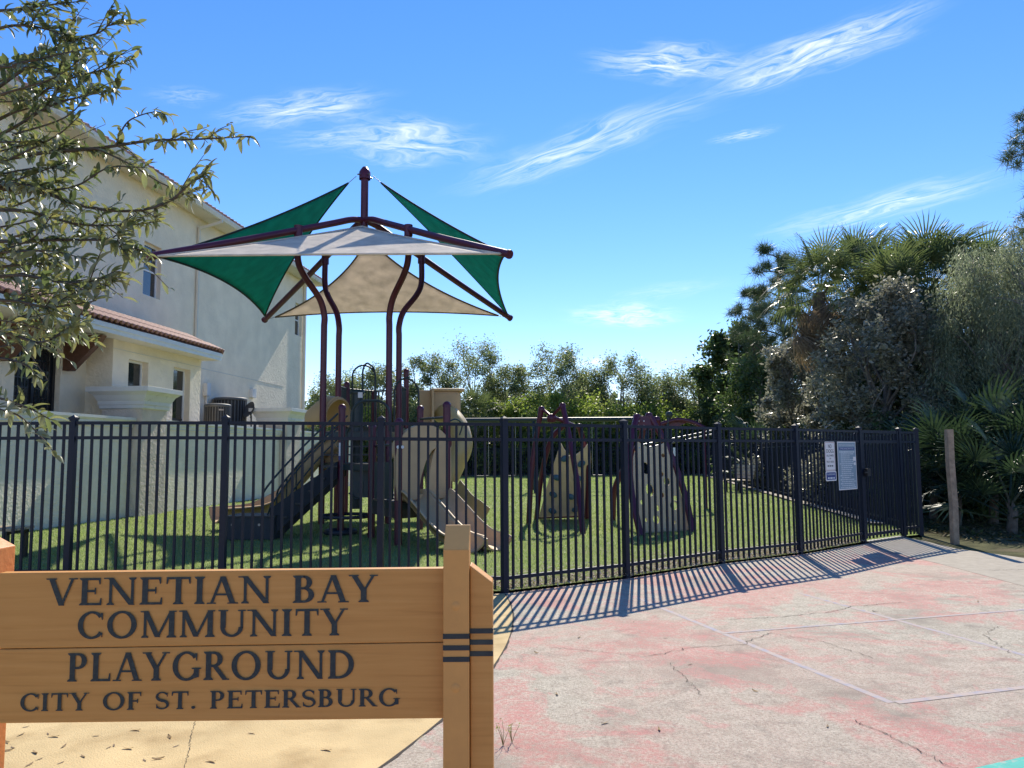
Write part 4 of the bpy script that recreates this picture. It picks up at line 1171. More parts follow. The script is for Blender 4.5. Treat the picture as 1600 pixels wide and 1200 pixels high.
# short posts with round caps
def dpost(x, y, h, r=.064):
    o = MB().tube([(x, y, 0), (x, y, h - .05)], r, 14).build('post', M['maroon'], ps)
    MB().lathe((x, y, h - .06), [(r + .008, 0), (r + .008, .04), (r * .8, .075), (r * .4, .09), (0, .094)], 14).build('post_cap', M['maroon'], o)
    return o
PST = []
for (px, py), ty in (((532, 836), 634), ((580, 842), 664), ((622, 854), 656), ((656, 829), 636), ((698, 847), 630)):
    g_ = G(px, py); h_ = P(px, ty, g_.y).z; dpost(g_.x, g_.y, h_); PST.append((g_.x, g_.y, h_))
q6 = P(542, 598, 18.4); dpost(q6.x, 18.4, q6.z); q7 = P(635, 578, 18.6); dpost(q7.x, 18.6, q7.z); q8 = P(585, 612, 19.2); dpost(q8.x, 19.2, q8.z)
p1, p2, p3, p4, p5 = [Vector((a, b, 0)) for a, b, c in PST]
NL, NR, FL_, FR_ = [Vector((CX + sx * OB, CY + sy * OB, 0)) for sx, sy in quad_]
Q6, Q7, Q8 = Vector((q6.x, 18.4, 0)), Vector((q7.x, 18.6, 0)), Vector((q8.x, 19.2, 0))
def deck(pts, z, th=.10, m=M['deck']):
    o = MB().prism([(p.x, p.y, z - .02) for p in pts], (0, 0, .02)).build('deck', m, ps)
    mb = MB(); n = len(pts)
    for i in range(n): mb.bar((pts[i].x, pts[i].y, z - .02 - th / 2), (pts[(i + 1) % n].x, pts[(i + 1) % n].y, z - .02 - th / 2), .04, th)
    mb.build('deck_rim', M['teal'], o)
    return o
deck([NL, NR, FR_, FL_], 1.95)                      # tower deck under the sails
deck([p1, p2, NR, NL], 1.30)                        # landing at the head of the stairs
deck([p2, p3, p5, p4, NR], .70)                     # low deck with the double slide
deck([FL_, FR_, Q7, Q8, Q6], 2.10)                  # rear deck
# open risers between the landing and the tower deck
for k in range(3):
    z = 1.46 + .17 * k
    c = (NL + NR) / 2 + Vector((0, -.42 + .15 * k, z)); MB().box(c, (1.1, .17, .03)).build('step', M['deck'], ps)
for k in range(3):
    z = .85 + .16 * k
    c = p2.lerp(NR, .30 + .14 * k) + Vector((.22, 0, z)); MB().box(c, (.75, .18, .03), .3).build('step', M['deck'], ps)
# guard panels: rows of bars, one by one
gb_me = MB().tube([(0, 0, 0), (0, 0, .92)], .012, 6).mesh('guard_bar', M['teal'])
def guard(a, b, z, h=.95, n=9):
    o = MB().tube([(a.x, a.y, z + h), (b.x, b.y, z + h)], .02, 8).tube([(a.x, a.y, z + .08), (b.x, b.y, z + .08)], .016, 8).build('guard_rail', M['teal'], ps)
    for i in range(1, n):
        p = a.lerp(b, i / n); place('guard_bar', gb_me, (p.x, p.y, z + .06), (0, 0, 0), o, True, scale=(1, 1, h / .95))
guard(FL_, Q6, 2.10); guard(Q6, Q8, 2.1); guard(Q8, Q7, 2.1, n=8); guard(FR_, Q7, 2.1, n=8)
def loop(a, b, z0, z1, r=.022, k=.28, m=M['teal'], name='hoop'):
    h = z1 - z0; w = (b - a)
    A, B = Vector((a.x, a.y, z0)), Vector((b.x, b.y, z0)); U = Vector((0, 0, 1))
    pts = [A, A + U * (h - k)] + [A + U * (h - k) + (w * k / max(.3, w.length)) * (1 - math.cos(t)) * 1.0 + U * k * math.sin(t) for t in np.linspace(.2, math.pi / 2, 6)]
    pts2 = [B, B + U * (h - k)] + [B + U * (h - k) - (w * k / max(.3, w.length)) * (1 - math.cos(t)) + U * k * math.sin(t) for t in np.linspace(.2, math.pi / 2, 6)]
    return MB().tube(pts + pts2[::-1], r, 8).build(name, m, ps)
def at(px, py, Y): return P(px, py, Y)
a, b = P(550, 640, 18.0), P(586, 640, 18.2); loop(a, b, 1.95, P(565, 570, 18).z)
a, b = P(566, 640, 17.6), P(586, 640, 18.3); loop(a, b, 1.95, P(572, 569.5, 18).z)
a, b = P(616, 640, 17.2), P(654, 640, 17.5); loop(a, b, 1.95, P(634, 590, 17.3).z, k=.35)
a, b = P(549, 680, 15.9), P(609, 680, 16.0); loop(a, b, 1.95, P(575, 626, 15.9).z, r=.028, k=.3)
a, b = P(582, 700, 13.6), P(626, 700, 12.5); loop(a, b, .7, 1.62, k=.25)
a, b = P(541, 700, 14.0), P(580, 700, 13.6); loop(a, b, 1.3, 1.98, k=.2)
# dark teal column (periscope) and panel wheel
c = P(558, 640, 16.6); col_ = MB().tube([(c.x, c.y, .3), (c.x, c.y, P(558, 614, 16.6).z)], .115, 14).build('periscope', M['teal'], ps)
MB().lathe((c.x, c.y, P(558, 616, 16.6).z), [(.15, 0), (.16, .03), (.15, .08), (0, .085)], 14).build('periscope_head', M['teal'], col_)
MB().box((c.x + .09, c.y - .13, P(560, 618, 16.6).z), (.10, .02, .12), .3).build('mirror', M['steel'], col_)
c = P(572, 722, 13.9); MB().box((c.x, c.y, 1.0), (.5, .03, .62), -.25).build('play_panel', M['teal'], ps)
c = P(600, 740, 13.0); MB().box((c.x, c.y, 1.02), (.42, .03, .62), -.6).build('play_panel', M['teal'], ps)
# ring seats around the posts
def ring(c, z, R, r=.03, m=M['navy']):
    pts = [(c.x + R * math.cos(a), c.y + R * math.sin(a), z) for a in np.linspace(0, 2 * math.pi, 29)]
    MB().tube(pts, r, 8, caps=False).build('ring_seat', m, ps)
c = P(541, 806, 13.9); ring(Vector((c.x, c.y, 0)), c.z, .46); ring(p1, .06, .26, .05)
cv = [P(545, 770, 13.9), P(556, 780, 13.9), P(565, 772, 13.9), P(568, 752, 13.9)]
MB().tube(bez(cv, 5), .014, 6).build('hand_loop', M['teal'], ps)
# stickers on the posts
s_ = P(530, 692, 14.02); MB().box((p1.x - .01, p1.y - .068, P(530, 702, 14.02).z), (.05, .006, .24)).build('age_sticker', M['signwhite'], ps)
MB().box((p1.x - .01, p1.y - .0685, P(530, 716, 14.02).z), (.05, .006, .07)).build('age_sticker', M['signblue'], ps)
for px in (622, 629): 
    c = P(px, 698.5, p3.y - .066); MB().tube([c, c + Vector((0, -.006, 0))], .026, 12).build('badge', M['signwhite'], ps)
# stairs with transfer station
tb0, tb1 = G(353, 846), G(421, 848)
ts = MB().box2((tb0.x, tb0.y, .02), (tb1.x, tb0.y + .62, .40)).build('transfer_station', M['navy'], ps, bevel=.01)
MB().box2((tb0.x - .02, tb0.y - .02, .402), (tb1.x + .02, tb0.y + .64, .43)).build('station_top', M['deck'], ts)
for px in (363, 405): 
    c = P(px, 820, tb0.y - .004); MB().tube([c, c + Vector((0, -.01, 0))], .022, 10).build('bolt', M['steel'], ts)
s0 = Vector((tb1.x - .10, tb0.y + .05, .12)); s1 = Vector((p1.x - .06, p1.y - .06, 1.28))
st = MB(); st.build('x', None) if False else None
for off in (0.0, .78):
    a, b = s0 + Vector((0, off, 0)), s1 + Vector((0, off, 0)); a.y = s0.y + off; b.y = s1.y + off * .95
    MB().prism([a + Vector((0, 0, -.10)), b + Vector((0, 0, -.22)), b + Vector((0, 0, .06)), a + Vector((0, 0, .42)), a + Vector((-.0, 0, .42))][:4], (0, .045, 0)).build('stringer', M['navy'], ps)
for k in range(5):
    t = (k + .7) / 5.4; c = s0.lerp(s1, t) + Vector((0, .41, .12)); MB().box(c, (.27, .74, .035)).build('step', M['deck'], ps)
for off in (-.02, .80):
    A = s0 + Vector((-.05, off, .42)); B = s1 + Vector((0, off, .62))
    up_ = Vector((0, 0, 1))
    MB().tube(bez([A + Vector((-.02, 0, -.28)), A + Vector((-.08, 0, .15)), A + Vector((.05, 0, .44)), A.lerp(B, .5) + up_ * .40, B + up_ * .32], 6), .018, 8).build('handrail', M['teal'], ps)
    MB().tube(bez([A + Vector((.02, 0, -.1)), A + Vector((.14, 0, .16)), A.lerp(B, .5) + up_ * .10, B + up_ * .05], 6), .014, 8).build('handrail', M['teal'], ps)
    for t in (.08, .22): 
        q_ = A.lerp(B, t); MB().tube([q_ + up_ * -.2, q_ + up_ * .42], .014, 6).build('baluster', M['teal'], ps)
# slides: trough profile swept down a path
def trough(w, d, t=.03, lip=.035):
    n = 8; inner = [(w / 2 * math.cos(a), -d * math.sin(a)) for a in np.linspace(0, math.pi, n)]
    outer = [((w / 2 + t) * math.cos(a), -(d + t) * math.sin(a)) for a in np.linspace(math.pi, 0, n)]
    return [(w / 2 + lip, .02), (w / 2 + lip * .3, .03)] + inner + [(-w / 2 - lip * .3, .03), (-w / 2 - lip, .02), (-w / 2 - lip, -.01)] + outer + [(w / 2 + lip, -.01)]
def slide(path, w, d, m, name='slide', parent=ps):
    return MB().sweep(bez(path, 7), trough(w, d)).build(name, m, parent)
# left slide, running down behind the stairs
yL = 16.3
pth = [P(520, 683, 15.9), P(495, 700, 15.9), P(462, 738, 15.9), P(430, 773, 15.8), P(405, 788, 15.6), P(372, 793, 15.3), P(336, 795, 15.0)]
for q_ in pth: q_.z = max(q_.z, .24)
slide(pth, .62, .26, M['tan'])
MB().tube([(pth[-1].x + .35, pth[-1].y, 0), (pth[-1].x + .35, pth[-1].y, .06)], .05, 8).build('slide_leg', M['maroon'], ps)
# hooded tunnel at the top of the left slide
hc = P(512, 655, 16.3); tun = []
mb = MB(); prof = []
for i, a in enumerate(np.linspace(R_(-35), R_(215), 15)): prof.append((.35 * math.cos(a), .40 * math.sin(a)))
inn = [(x * .92, y * .92) for x, y in prof[::-1]]
base_ = prof + inn
hp0 = P(528, 650, 16.5); hp1 = P(508, 650, 16.75); hp2 = P(490, 658, 16.95)
mb.sweep([hp0, hp0.lerp(hp1, .5) + Vector((0, 0, .05)), hp1, hp2], [[(x * s, y * s * .98) for x, y in base_] for s in (1.0, 1.0, .96, .72)])
tn = mb.build('tunnel_hood', M['tan'], ps)
rim = [(hp0 + Vector((0, 0, 0))) + Vector(((hp0 - hp1).normalized().y, -(hp0 - hp1).normalized().x, 0)).normalized() * x + Vector((0, 0, y)) for x, y in prof]
MB().tube(rim, .03, 6).build('hood_rim', M['tan'], tn)
c = P(519, 690, 16.4); MB().box((c.x, c.y, 1.55), (.5, .05, .85), .25).build('slide_side', M['tan'], tn)
# double slide on the low deck
d0_, d1_ = P(672, 742, 12.75), G(757, 866)
ddir = Vector((d1_.x - d0_.x, d1_.y - d0_.y, 0)).normalized(); dsd = Vector((ddir.y, -ddir.x, 0))
for off in (-.235, .235):
    base0 = Vector((p3.x * .48 + p5.x * .52, p3.y * .48 + p5.y * .52, 0)) + dsd * off
    endp = Vector((d1_.x, d1_.y, 0)) + dsd * off - ddir * .05
    L = (endp - base0)
    pts = [base0 - ddir * .12 + Vector((0, 0, .86)), base0 + L * .08 + Vector((0, 0, .85)), base0 + L * .30 + Vector((0, 0, .66)), base0 + L * .56 + Vector((0, 0, .42)), base0 + L * .76 + Vector((0, 0, .285)), base0 + L * .92 + Vector((0, 0, .25)), endp + Vector((0, 0, .235)), endp + ddir * .09 + Vector((0, 0, .20))]
    slide(pts, .40, .17, M['tan'])
MB().bar(endp - dsd * .235 - ddir * .35, endp - dsd * .235 - ddir * .35 + Vector((0, 0, .1)), .1, .4, (1, 0, 0)).build('slide_leg', M['maroon'], ps)
# hood over the double slide: an arched front panel with two openings, swept legs
hx = (p5 - p3).normalized(); hn = Vector((hx.y, -hx.x, 0))
def HPt(u, z, o=0): return p3 + hx * u + Vector((0, 0, z)) + hn * o
W_ = (p5 - p3).length
def hood_outline():
    pts = []
    for a in np.linspace(math.pi, 0, 19):
        pts.append((W_ / 2 + (W_ / 2 + .05) * math.cos(a), 1.42 + .52 * math.sin(a) ** .8))
    return pts
cu = bpy.data.curves.new('slide_hood', 'CURVE'); cu.dimensions = '2D'; cu.fill_mode = 'BOTH'; cu.extrude = .04; cu.bevel_depth = .012
def spl(cu, pts):
    s = cu.splines.new('POLY'); s.points.add(len(pts) - 1)
    for p_, (x, y) in zip(s.points, pts): p_.co = (x, y, 0, 1)
    s.use_cyclic_u = True
def opening(x0, x1, z0, zt):
    c, r = (x0 + x1) / 2, (x1 - x0) / 2
    return [(x0, z0), (x1, z0)] + [(c + r * math.cos(a), zt - r * 1.4 + r * 1.4 * math.sin(a)) for a in np.linspace(0, math.pi, 11)]
out = hood_outline() + [(W_ + .05, .98), (W_ + .04, .74), (-.04, .74), (-.05, .98)]
spl(cu, out); spl(cu, [(W_ * .36, .80), (W_ * .60, .80), (W_ * .61, 1.15), (W_ * .68, 1.42), (W_ * .76, 1.60), (W_ * .64, 1.52), (W_ * .52, 1.36), (W_ * .42, 1.10)])
def curve_obj(cu, name, m, parent, mtx):
    ob = bpy.data.objects.new(name, cu); COL.objects.link(ob)
    bpy.context.view_layer.update()
    me = bpy.data.meshes.new_from_object(ob.evaluated_get(bpy.context.evaluated_depsgraph_get()))
    bpy.data.objects.remove(ob); me.name = name; me.materials.clear(); me.materials.append(m)
    o = bpy.data.objects.new(name, me); link(o, parent)
    o.matrix_world = mtx
    if parent.type == 'EMPTY': o.matrix_parent_inverse = rootmat(parent).inverted()
    o.matrix_basis = mtx
    return o
mtx = Matrix(((hx.x, 0, hn.x, p3.x), (hx.y, 0, hn.y, p3.y), (0, 1, 0, 0), (0, 0, 0, 1)))
hood = curve_obj(cu, 'slide_hood', M['tan'], ps, mtx)
mb = MB(); ol = hood_outline()
vs = []
for dd in (0.02, -.10, -.22, -.30):
    s = 1 - abs(dd) * .25
    vs += [HPt(W_ / 2 + (x - W_ / 2) * s, .9 + (z - .9) * s, dd) for x, z in ol]
k = len(ol); fs = [(i * k + j, i * k + j + 1, i * k + k + j + 1, i * k + k + j) for i in range(3) for j in range(k - 1)]
mb.add(vs, fs, True); ho = mb.build('hood_top', M['tan'], hood); ho.matrix_parent_inverse = mtx.inverted()
mo = ho.modifiers.new('t', 'SOLIDIFY'); mo.thickness = .03
# spiral slide behind, with its box hood on the rear deck
MB().box(P(694, 630, 18.9), (.75, .8, .58), .2).build('spiral_hood', M['tan'], ps, bevel=.10)
MB().box(P(697, 611, 18.9), (.82, .86, .07), .2).build('hood_lid', M['tan'], ps, bevel=.03)
MB().box(P(675, 640, 18.4), (.06, .5, 1.0), .2).box(P(665, 640, 18.5), (.34, .05, .95), .1).build('hood_side', M['tan'], ps, bevel=.01)
MB().tube(bez([P(690, 645, 18.7), P(705, 652, 18.3), P(718, 672, 18.0), P(722, 697, 17.8), P(712, 722, 17.8), P(700, 748, 17.8)], 5), .245, 16).build('spiral_chute', M['yellowtan'], ps)
e0, e1 = P(716, 772, 17.2), P(735, 786, 16.9)
MB().sweep(bez([P(700, 752, 17.6), e0, e1, P(748, 797, 16.7)], 5), trough(.60, .34)).build('slide_end', M['yellowtan'], ps)
sc0 = P(700, 745, 17.9); MB().tube([(sc0.x, 18.5, 0), (sc0.x, 18.5, 2.0)], .06, 10).build('post', M['maroon'], ps)
# hand bars to the right end
MB().tube([P(655, 655, 14.9), P(698, 652, 12.95)], .022, 8).build('hand_bar', M['teal'], ps)
MB().tube(bez([P(699, 660, 13), P(712, 655, 13.2), P(722, 664, 13.4), P(718, 680, 13.4)], 5), .014, 8).build('hand_loop', M['teal'], ps)
for sx in (0, 1): 
    q_ = p5 + Vector((0, 0, 0)); 
MB().bar(p2 + Vector((0, 0, .55)), p3 + Vector((0, 0, .55)), .03, .22).bar(p3 + Vector((0, 0, .55)), p5 + Vector((0, 0, .55)), .03, .22).build('skirt', M['deck'], ps)

# ------------------------------------------------------------------ swing set
SWY = 29.0
sw = empty('swing_set', (P(850, 700, SWY).x, SWY, 0)); tag(sw, 'long green swing set beam crossing behind the two climbers', 'swing set')
xa, xb, zb = P(655, 655, SWY).x, P(1012, 657, SWY).x, P(830, 656, SWY).z
MB().tube([(xa, SWY, zb), (xb, SWY, zb)], .085, 12).build('beam', M['teal'], sw)
for x in (xa + .15, (xa + xb) / 2, xb - .15):
    for s_ in (-1, 1): MB().tube([(x, SWY, zb), (x + .25 * (0), SWY + s_ * 1.35, 0)], .05, 10).build('leg', M['teal'], sw)
for px in (754, 796, 935, 972):
    x = P(px, 700, SWY).x; zs = .62
    o = MB().box((x, SWY, zs), (.46, .16, .03)).build('swing_seat', M['blackmetal'], sw, bevel=.01)
    for s_ in (-1, 1): MB().tube([(x + s_ * .23, SWY, zs), (x + s_ * .23, SWY, zb - .05)], .012, 5).build('chain', M['steel'], o)

# ------------------------------------------------------------------ climbers
def leg_tube(par, pts, r=.055):
    o = MB().tube(bez(pts, 7), r, 12).build('leg', M['maroon'], par)
    return o
def cap_ball(par, p, r=.068):
    MB().lathe(Vector(p) - Vector((0, 0, .04)), [(r, 0), (r, .03), (r * .75, .075), (0, .09)], 12).build('leg_cap', M['maroon'], par)
cA = empty('climber', (1.1, 15.6, 0)); tag(cA, 'maroon four legged climber holding the solid beige climbing wall', 'climber', 'climbers on the lawn')
def BP(lst): return [P(*q) for q in lst]
tA, tC = P(846, 638, 15.6), P(879, 633, 15.2)
leg_tube(cA, [G(826, 820), P(830, 745, 15.75), P(837, 690, 15.7), tA]); cap_ball(cA, tA)
leg_tube(cA, [G(911, 836), P(904, 770, 14.3), P(893, 700, 14.8), tC]); cap_ball(cA, tC)
gB, gD = G(838, 812), G(917, 812)
leg_tube(cA, [gB, P(846, 745, 16.3), P(860, 690, 15.9), P(881, 664, 15.6)]); leg_tube(cA, [gD, P(919, 740, 16.3), P(914, 700, 16.1), P(905, 666, 15.9)])
cap_ball(cA, P(905, 665, 15.9)); cap_ball(cA, P(862, 650, 15.5), .09)
MB().tube([tA, P(862, 651, 15.5), tC], .035, 8).tube([P(862, 651, 15.5), P(905, 668, 15.9)], .04, 8).build('top_brace', M['maroon'], cA)
MB().lathe(P(862, 655, 15.5) - Vector((0, 0, .06)), [(0, 0), (.09, 0), (.10, .1), (.07, .16), (0, .17)], 12).build('hub', M['maroon'], cA)
def panel_obj(par, corners, outline, holes, m, th=.02):
    """corners: bottom-left, bottom-right, top-left in world; outline in unit coords"""
    bl, br, tl = corners
    ex, ey = br - bl, tl - bl
    n = ex.cross(ey).normalized()
    cu = bpy.data.curves.new('panel', 'CURVE'); cu.dimensions = '2D'; cu.fill_mode = 'BOTH'; cu.extrude = th / 2
    exn, W2 = ex.normalized(), ex.length
    eyn = (ey - exn * ey.dot(exn)).normalized(); H2 = ey.dot(eyn); sk = ey.dot(exn)
    f = lambda u, v: (u * W2 + v * sk, v * H2)
    spl(cu, [f(u, v) for u, v in outline])
    for (u, v, rx, ry) in holes:
        c = f(u, v); spl(cu, [(c[0] + rx * math.cos(a), c[1] + ry * math.sin(a)) for a in np.linspace(0, 2 * math.pi, 17)[:-1]])
    mtx = Matrix(((exn.x, eyn.x, n.x, bl.x), (exn.y, eyn.y, n.y, bl.y), (exn.z, eyn.z, n.z, bl.z), (0, 0, 0, 1)))
    return curve_obj(cu, 'panel', m, par, mtx), f, mtx
bl, br = P(842, 808, gB.y - .06), P(914, 805, gD.y - .06); tl = P(870, 692, 15.9)
out = [(0, 0), (1, 0), (1.01, .3), (.96, .6), (.86, .86), (.80, 1.0), (.70, .94), (.58, .84), (.44, .82), (.30, .90), (.18, 1.0)]
tlv = bl + (tl - bl); wid = (br - bl); tl0 = tl - wid * .22
pa, f, mtx = panel_obj(cA, (bl, br, tl0), [(u, v) for u, v in [(.0, 0), (1, 0), (1.03, .25), (1.02, .5), (.97, .78), (.90, 1.0), (.78, .90), (.64, .83), (.50, .83), (.38, .92), (.30, 1.0), (.20, .72), (.10, .4)]], [], M['panel_light'])
hold_me = MB().lathe((0, 0, 0), [(.075, 0), (.08, .02), (.055, .06), (.02, .07), (0, .072)], 10).mesh('hold', M['hold'])
for u, v in ((.42, .80), (.78, .72), (.30, .55), (.74, .52), (.26, .32), (.64, .28), (.28, .09), (.78, .1)):
    c = f(u, v); h = place('hold', hold_me, (c[0], c[1], .01), (0, 0, u * 9), pa, True, scale=(1.25, .9, 1)); h.location.z = .010
    h2 = place('hold', hold_me, (c[0] + .05, c[1] - .1, -.010), (math.pi, 0, u * 5), pa, True, scale=(1.1, .9, 1))
MB().tube([P(838, 809, gB.y), P(917, 806, gD.y)], .03, 8).build('bottom_bar', M['maroon'], cA)
cB = empty('climber', (2.8, 14.6, 0)); tag(cB, 'maroon climber with the beige panel full of round holes nearer the gate', 'climber', 'climbers on the lawn')
l0, r0 = G(1001, 838), G(1083, 832)
tl_, tr_ = P(995, 650, 14.6), P(1014, 648, 14.7)
leg_tube(cB, [l0, P(986, 765, 13.9), P(984, 705, 14.2), tl_], .062); leg_tube(cB, [r0, P(1067, 762, 14.45), P(1043, 700, 14.6), tr_], .062)
cap_ball(cB, tl_, .075); cap_ball(cB, tr_, .075)
l2, r2 = Vector((2.15, 16.6, 0)), Vector((3.3, 17.0, 0))
leg_tube(cB, [l2, l2 + Vector((.02, -.5, .8)), P(1000, 690, 15.4), P(1004, 652, 15.1)], .062); leg_tube(cB, [r2, r2 + Vector((-.1, -.5, .8)), P(1034, 690, 15.4), P(1026, 655, 15.1)], .062)
cap_ball(cB, P(1026, 654, 15.1), .075)
MB().prism([P(989, 672, 14.55), P(1022, 672, 14.65), P(1017, 650, 14.65), P(992, 650, 14.55)], (0, .04, 0)).build('joint_plate', M['maroon'], cB)
for x, y in ((998, 658), (1006, 658), (998, 665), (1006, 665)):
    c = P(x, y, 14.53); MB().tube([c, c + Vector((0, -.015, 0))], .013, 8).build('bolt', M['steel'], cB)
bl, br, tl = P(998, 834, 13.86), P(1079, 829, 14.36), P(990, 690, 14.25)
hl = [(.30, .88, .035, .05), (.22, .70, .10, .14), (.62, .84, .05, .05), (.55, .63, .07, .06), (.66, .55, .09, .10), (.28, .46, .11, .15), (.10, .33, .05, .055), (.55, .40, .045, .06), (.82, .36, .08, .06), (.78, .28, .11, .10), (.42, .26, .05, .07), (.38, .14, .09, .10), (.62, .15, .05, .05), (.16, .14, .035, .045), (.76, .10, .035, .04)]
outl = [(0, 0), (1, 0), (.97, .12), (.84, .45), (.70, .80), (.62, 1.0), (.50, .955), (.34, .93), (.20, .95), (.08, 1.0), (-.03, .82), (-.06, .55), (-.05, .3)]
hl = [(u * .9, v, rx * .8, ry * .8) for u, v, rx, ry in hl if u < .98 - .42 * v]
pb, f, mtx = panel_obj(cB, (bl, br, tl), outl, hl, M['panel'])
for u, v in ((.04, .04), (.95, .04), (.5, .035), (.0, .5), (.78, .5), (.62, .93), (.1, .93)):
    c = f(u, v); MB().tube([(c[0], c[1], -.016), (c[0], c[1], .016)], .012, 8).build('bolt', M['steel'], pb, True)
MB().tube([P(1000, 836, 13.84), P(1082, 831, 14.36)], .03, 8).build('bottom_bar', M['maroon'], cB)
ac_ = empty('arch_climber', (P(1060, 700, 20).x, 20.0, 0)); tag(ac_, 'maroon arched climber with ball topped post and pale inclined rails behind the holed panel', 'climber')
MB().sweep(bez([P(1022, 668, 20), P(1040, 660, 20), P(1062, 655.5, 20), P(1085, 661, 20), P(1104, 671, 20)], 6), [(-.04, -.05), (.04, -.05), (.04, .05), (-.04, .05)], side=(0, 1, 0)).build('arch', M['maroon'], ac_)
MB().prism([P(1036, 663, 20.1), P(1062, 657, 20.1), P(1075, 660, 20.1), P(1055, 668, 20.1), P(1036, 668, 20.1)], (0, .05, 0)).build('gusset', M['maroon'], ac_)
b_ = P(1046, 648, 20); MB().tube([(b_.x - .06, 20, 0), (b_.x - .06, 20, b_.z - .25), (b_.x, 20, b_.z)], .045, 10).build('post', M['teal'], ac_)
MB().lathe((b_.x, 20, b_.z), [(0, -.1), (.07, -.07), (.1, 0), (.07, .07), (0, .1)], 12).build('ball', M['teal'], ac_)
for x, dy in ((1020, .4), (1100, -.3)): 
    q_ = P(x, 690, 20 + dy); MB().tube([(q_.x, q_.y, 0), (q_.x, q_.y, P(x, 668, 20).z)], .045, 10).build('post', M['maroon'], ac_)
for k in (0, 1): MB().tube([P(1000, 696 + 6 * k, 19.4 + .5 * k), P(1112, 673 + 6 * k, 21 + .5 * k)], .024, 8).build('inclined_rail', M['steel'], ac_)
c = P(1054, 706, 19.93); MB().box(c, (.07, .01, .22)).build('age_sticker', M['signwhite'], ac_)
# bench by the far right fence
bc = G(1150, 770)
be = empty('bench', bc, R_(-78)); tag(be, 'small park bench with pale slatted back against the right hand fence', 'bench')
sl2 = MB().box((0, 0, 0), (1.25, .11, .04)).mesh('slat', M['bench'])
for k in range(4): place('slat', sl2, (0, -.12 + .13 * k, .45), (0, 0, 0), be, True)
for k in range(4): place('slat', sl2, (0, .36 + .035 * k, .56 + .125 * k), (R_(74), 0, 0), be, True)
for x in (-.5, .5):
    MB().box((x, -.1, .22), (.06, .06, .44)).bar((x, .33, 0), (x, .50, 1.0), .06, .06).box((x, .1, .41), (.06, .5, .05)).build('leg_frame', M['blackmetal'], be, True)
# ------------------------------------------------------------------ vegetation
def leaf_cloud(c, size, rng, asp=.42, up=.25, dirs=None):
    """c (N,3) leaf centres -> kite shaped quads"""
    n = len(c)
    d = rng.normal(0, 1, (n, 3)); d[:, 2] = d[:, 2] * .75 + up
    if dirs is not None: d = d * .45 + dirs
    d /= np.linalg.norm(d, axis=1)[:, None]
    r = rng.normal(0, 1, (n, 3)); s = np.cross(d, r); s /= np.linalg.norm(s, axis=1)[:, None] + 1e-9
    L = (size * rng.uniform(.6, 1.35, n))[:, None]
    nn = np.cross(d, s)
    v = np.stack([c - d * L * .5, c + s * L * asp * .5 + nn * L * .06, c + d * L * .5, c - s * L * asp * .5 + nn * L * .06], 1)
    return v.reshape(-1, 3)
BK = {}
LM = {
 'bright': leaf_mat('bright_bush_leaf', [(.13, .19, .04), (.19, .26, .055), (.25, .31, .075), (.29, .32, .11)], .55, .45, .4),
 'olive': leaf_mat('olive_tree_leaf', [(.11, .145, .06), (.155, .195, .08), (.20, .24, .10), (.25, .265, .14)], .52, .45, .4),
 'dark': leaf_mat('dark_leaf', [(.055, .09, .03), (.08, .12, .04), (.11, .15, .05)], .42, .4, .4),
 'grey': leaf_mat('silver_leaf', [(.14, .15, .105), (.22, .225, .165), (.33, .32, .25), (.15, .145, .105)], .35, .38, .5),
 'weep': leaf_mat('weeping_leaf', [(.15, .185, .115), (.21, .245, .15), (.28, .305, .20)], .48, .45, .4),
 'pine': leaf_mat('pine_needle', [(.05, .08, .035), (.075, .11, .05), (.10, .13, .06)], .35, .5, .4),
 'palm': leaf_mat('palm_frond', [(.075, .105, .04), (.10, .13, .05), (.135, .16, .07)], .42, .42, .45),
 'palmdead': leaf_mat('dead_frond', [(.19, .14, .09), (.26, .20, .13), (.15, .11, .075)], .25, .8, .2),
 'palmetto': leaf_mat('palmetto_frond', [(.028, .052, .026), (.040, .068, .032), (.055, .085, .04)], .22, .38, .5),
}
def limb(mb, a, b, r0, r1, rng, bend=.12, n=5, sides=6):
    a, b = Vector(a), Vector(b); L = (b - a).length
    pts = []; o = Vector(rng.normal(0, bend * L, 3)); o.z = abs(o.z)
    for i in range(n + 1):
        t = i / n; pts.append(a.lerp(b, t) + o * math.sin(math.pi * t) + Vector(rng.normal(0, .012 * L, 3)) * (0 if i in (0, n) else 1))
    mb.tube(pts, [r0 + (r1 - r0) * i / n for i in range(n + 1)], sides, caps=False)
    return pts
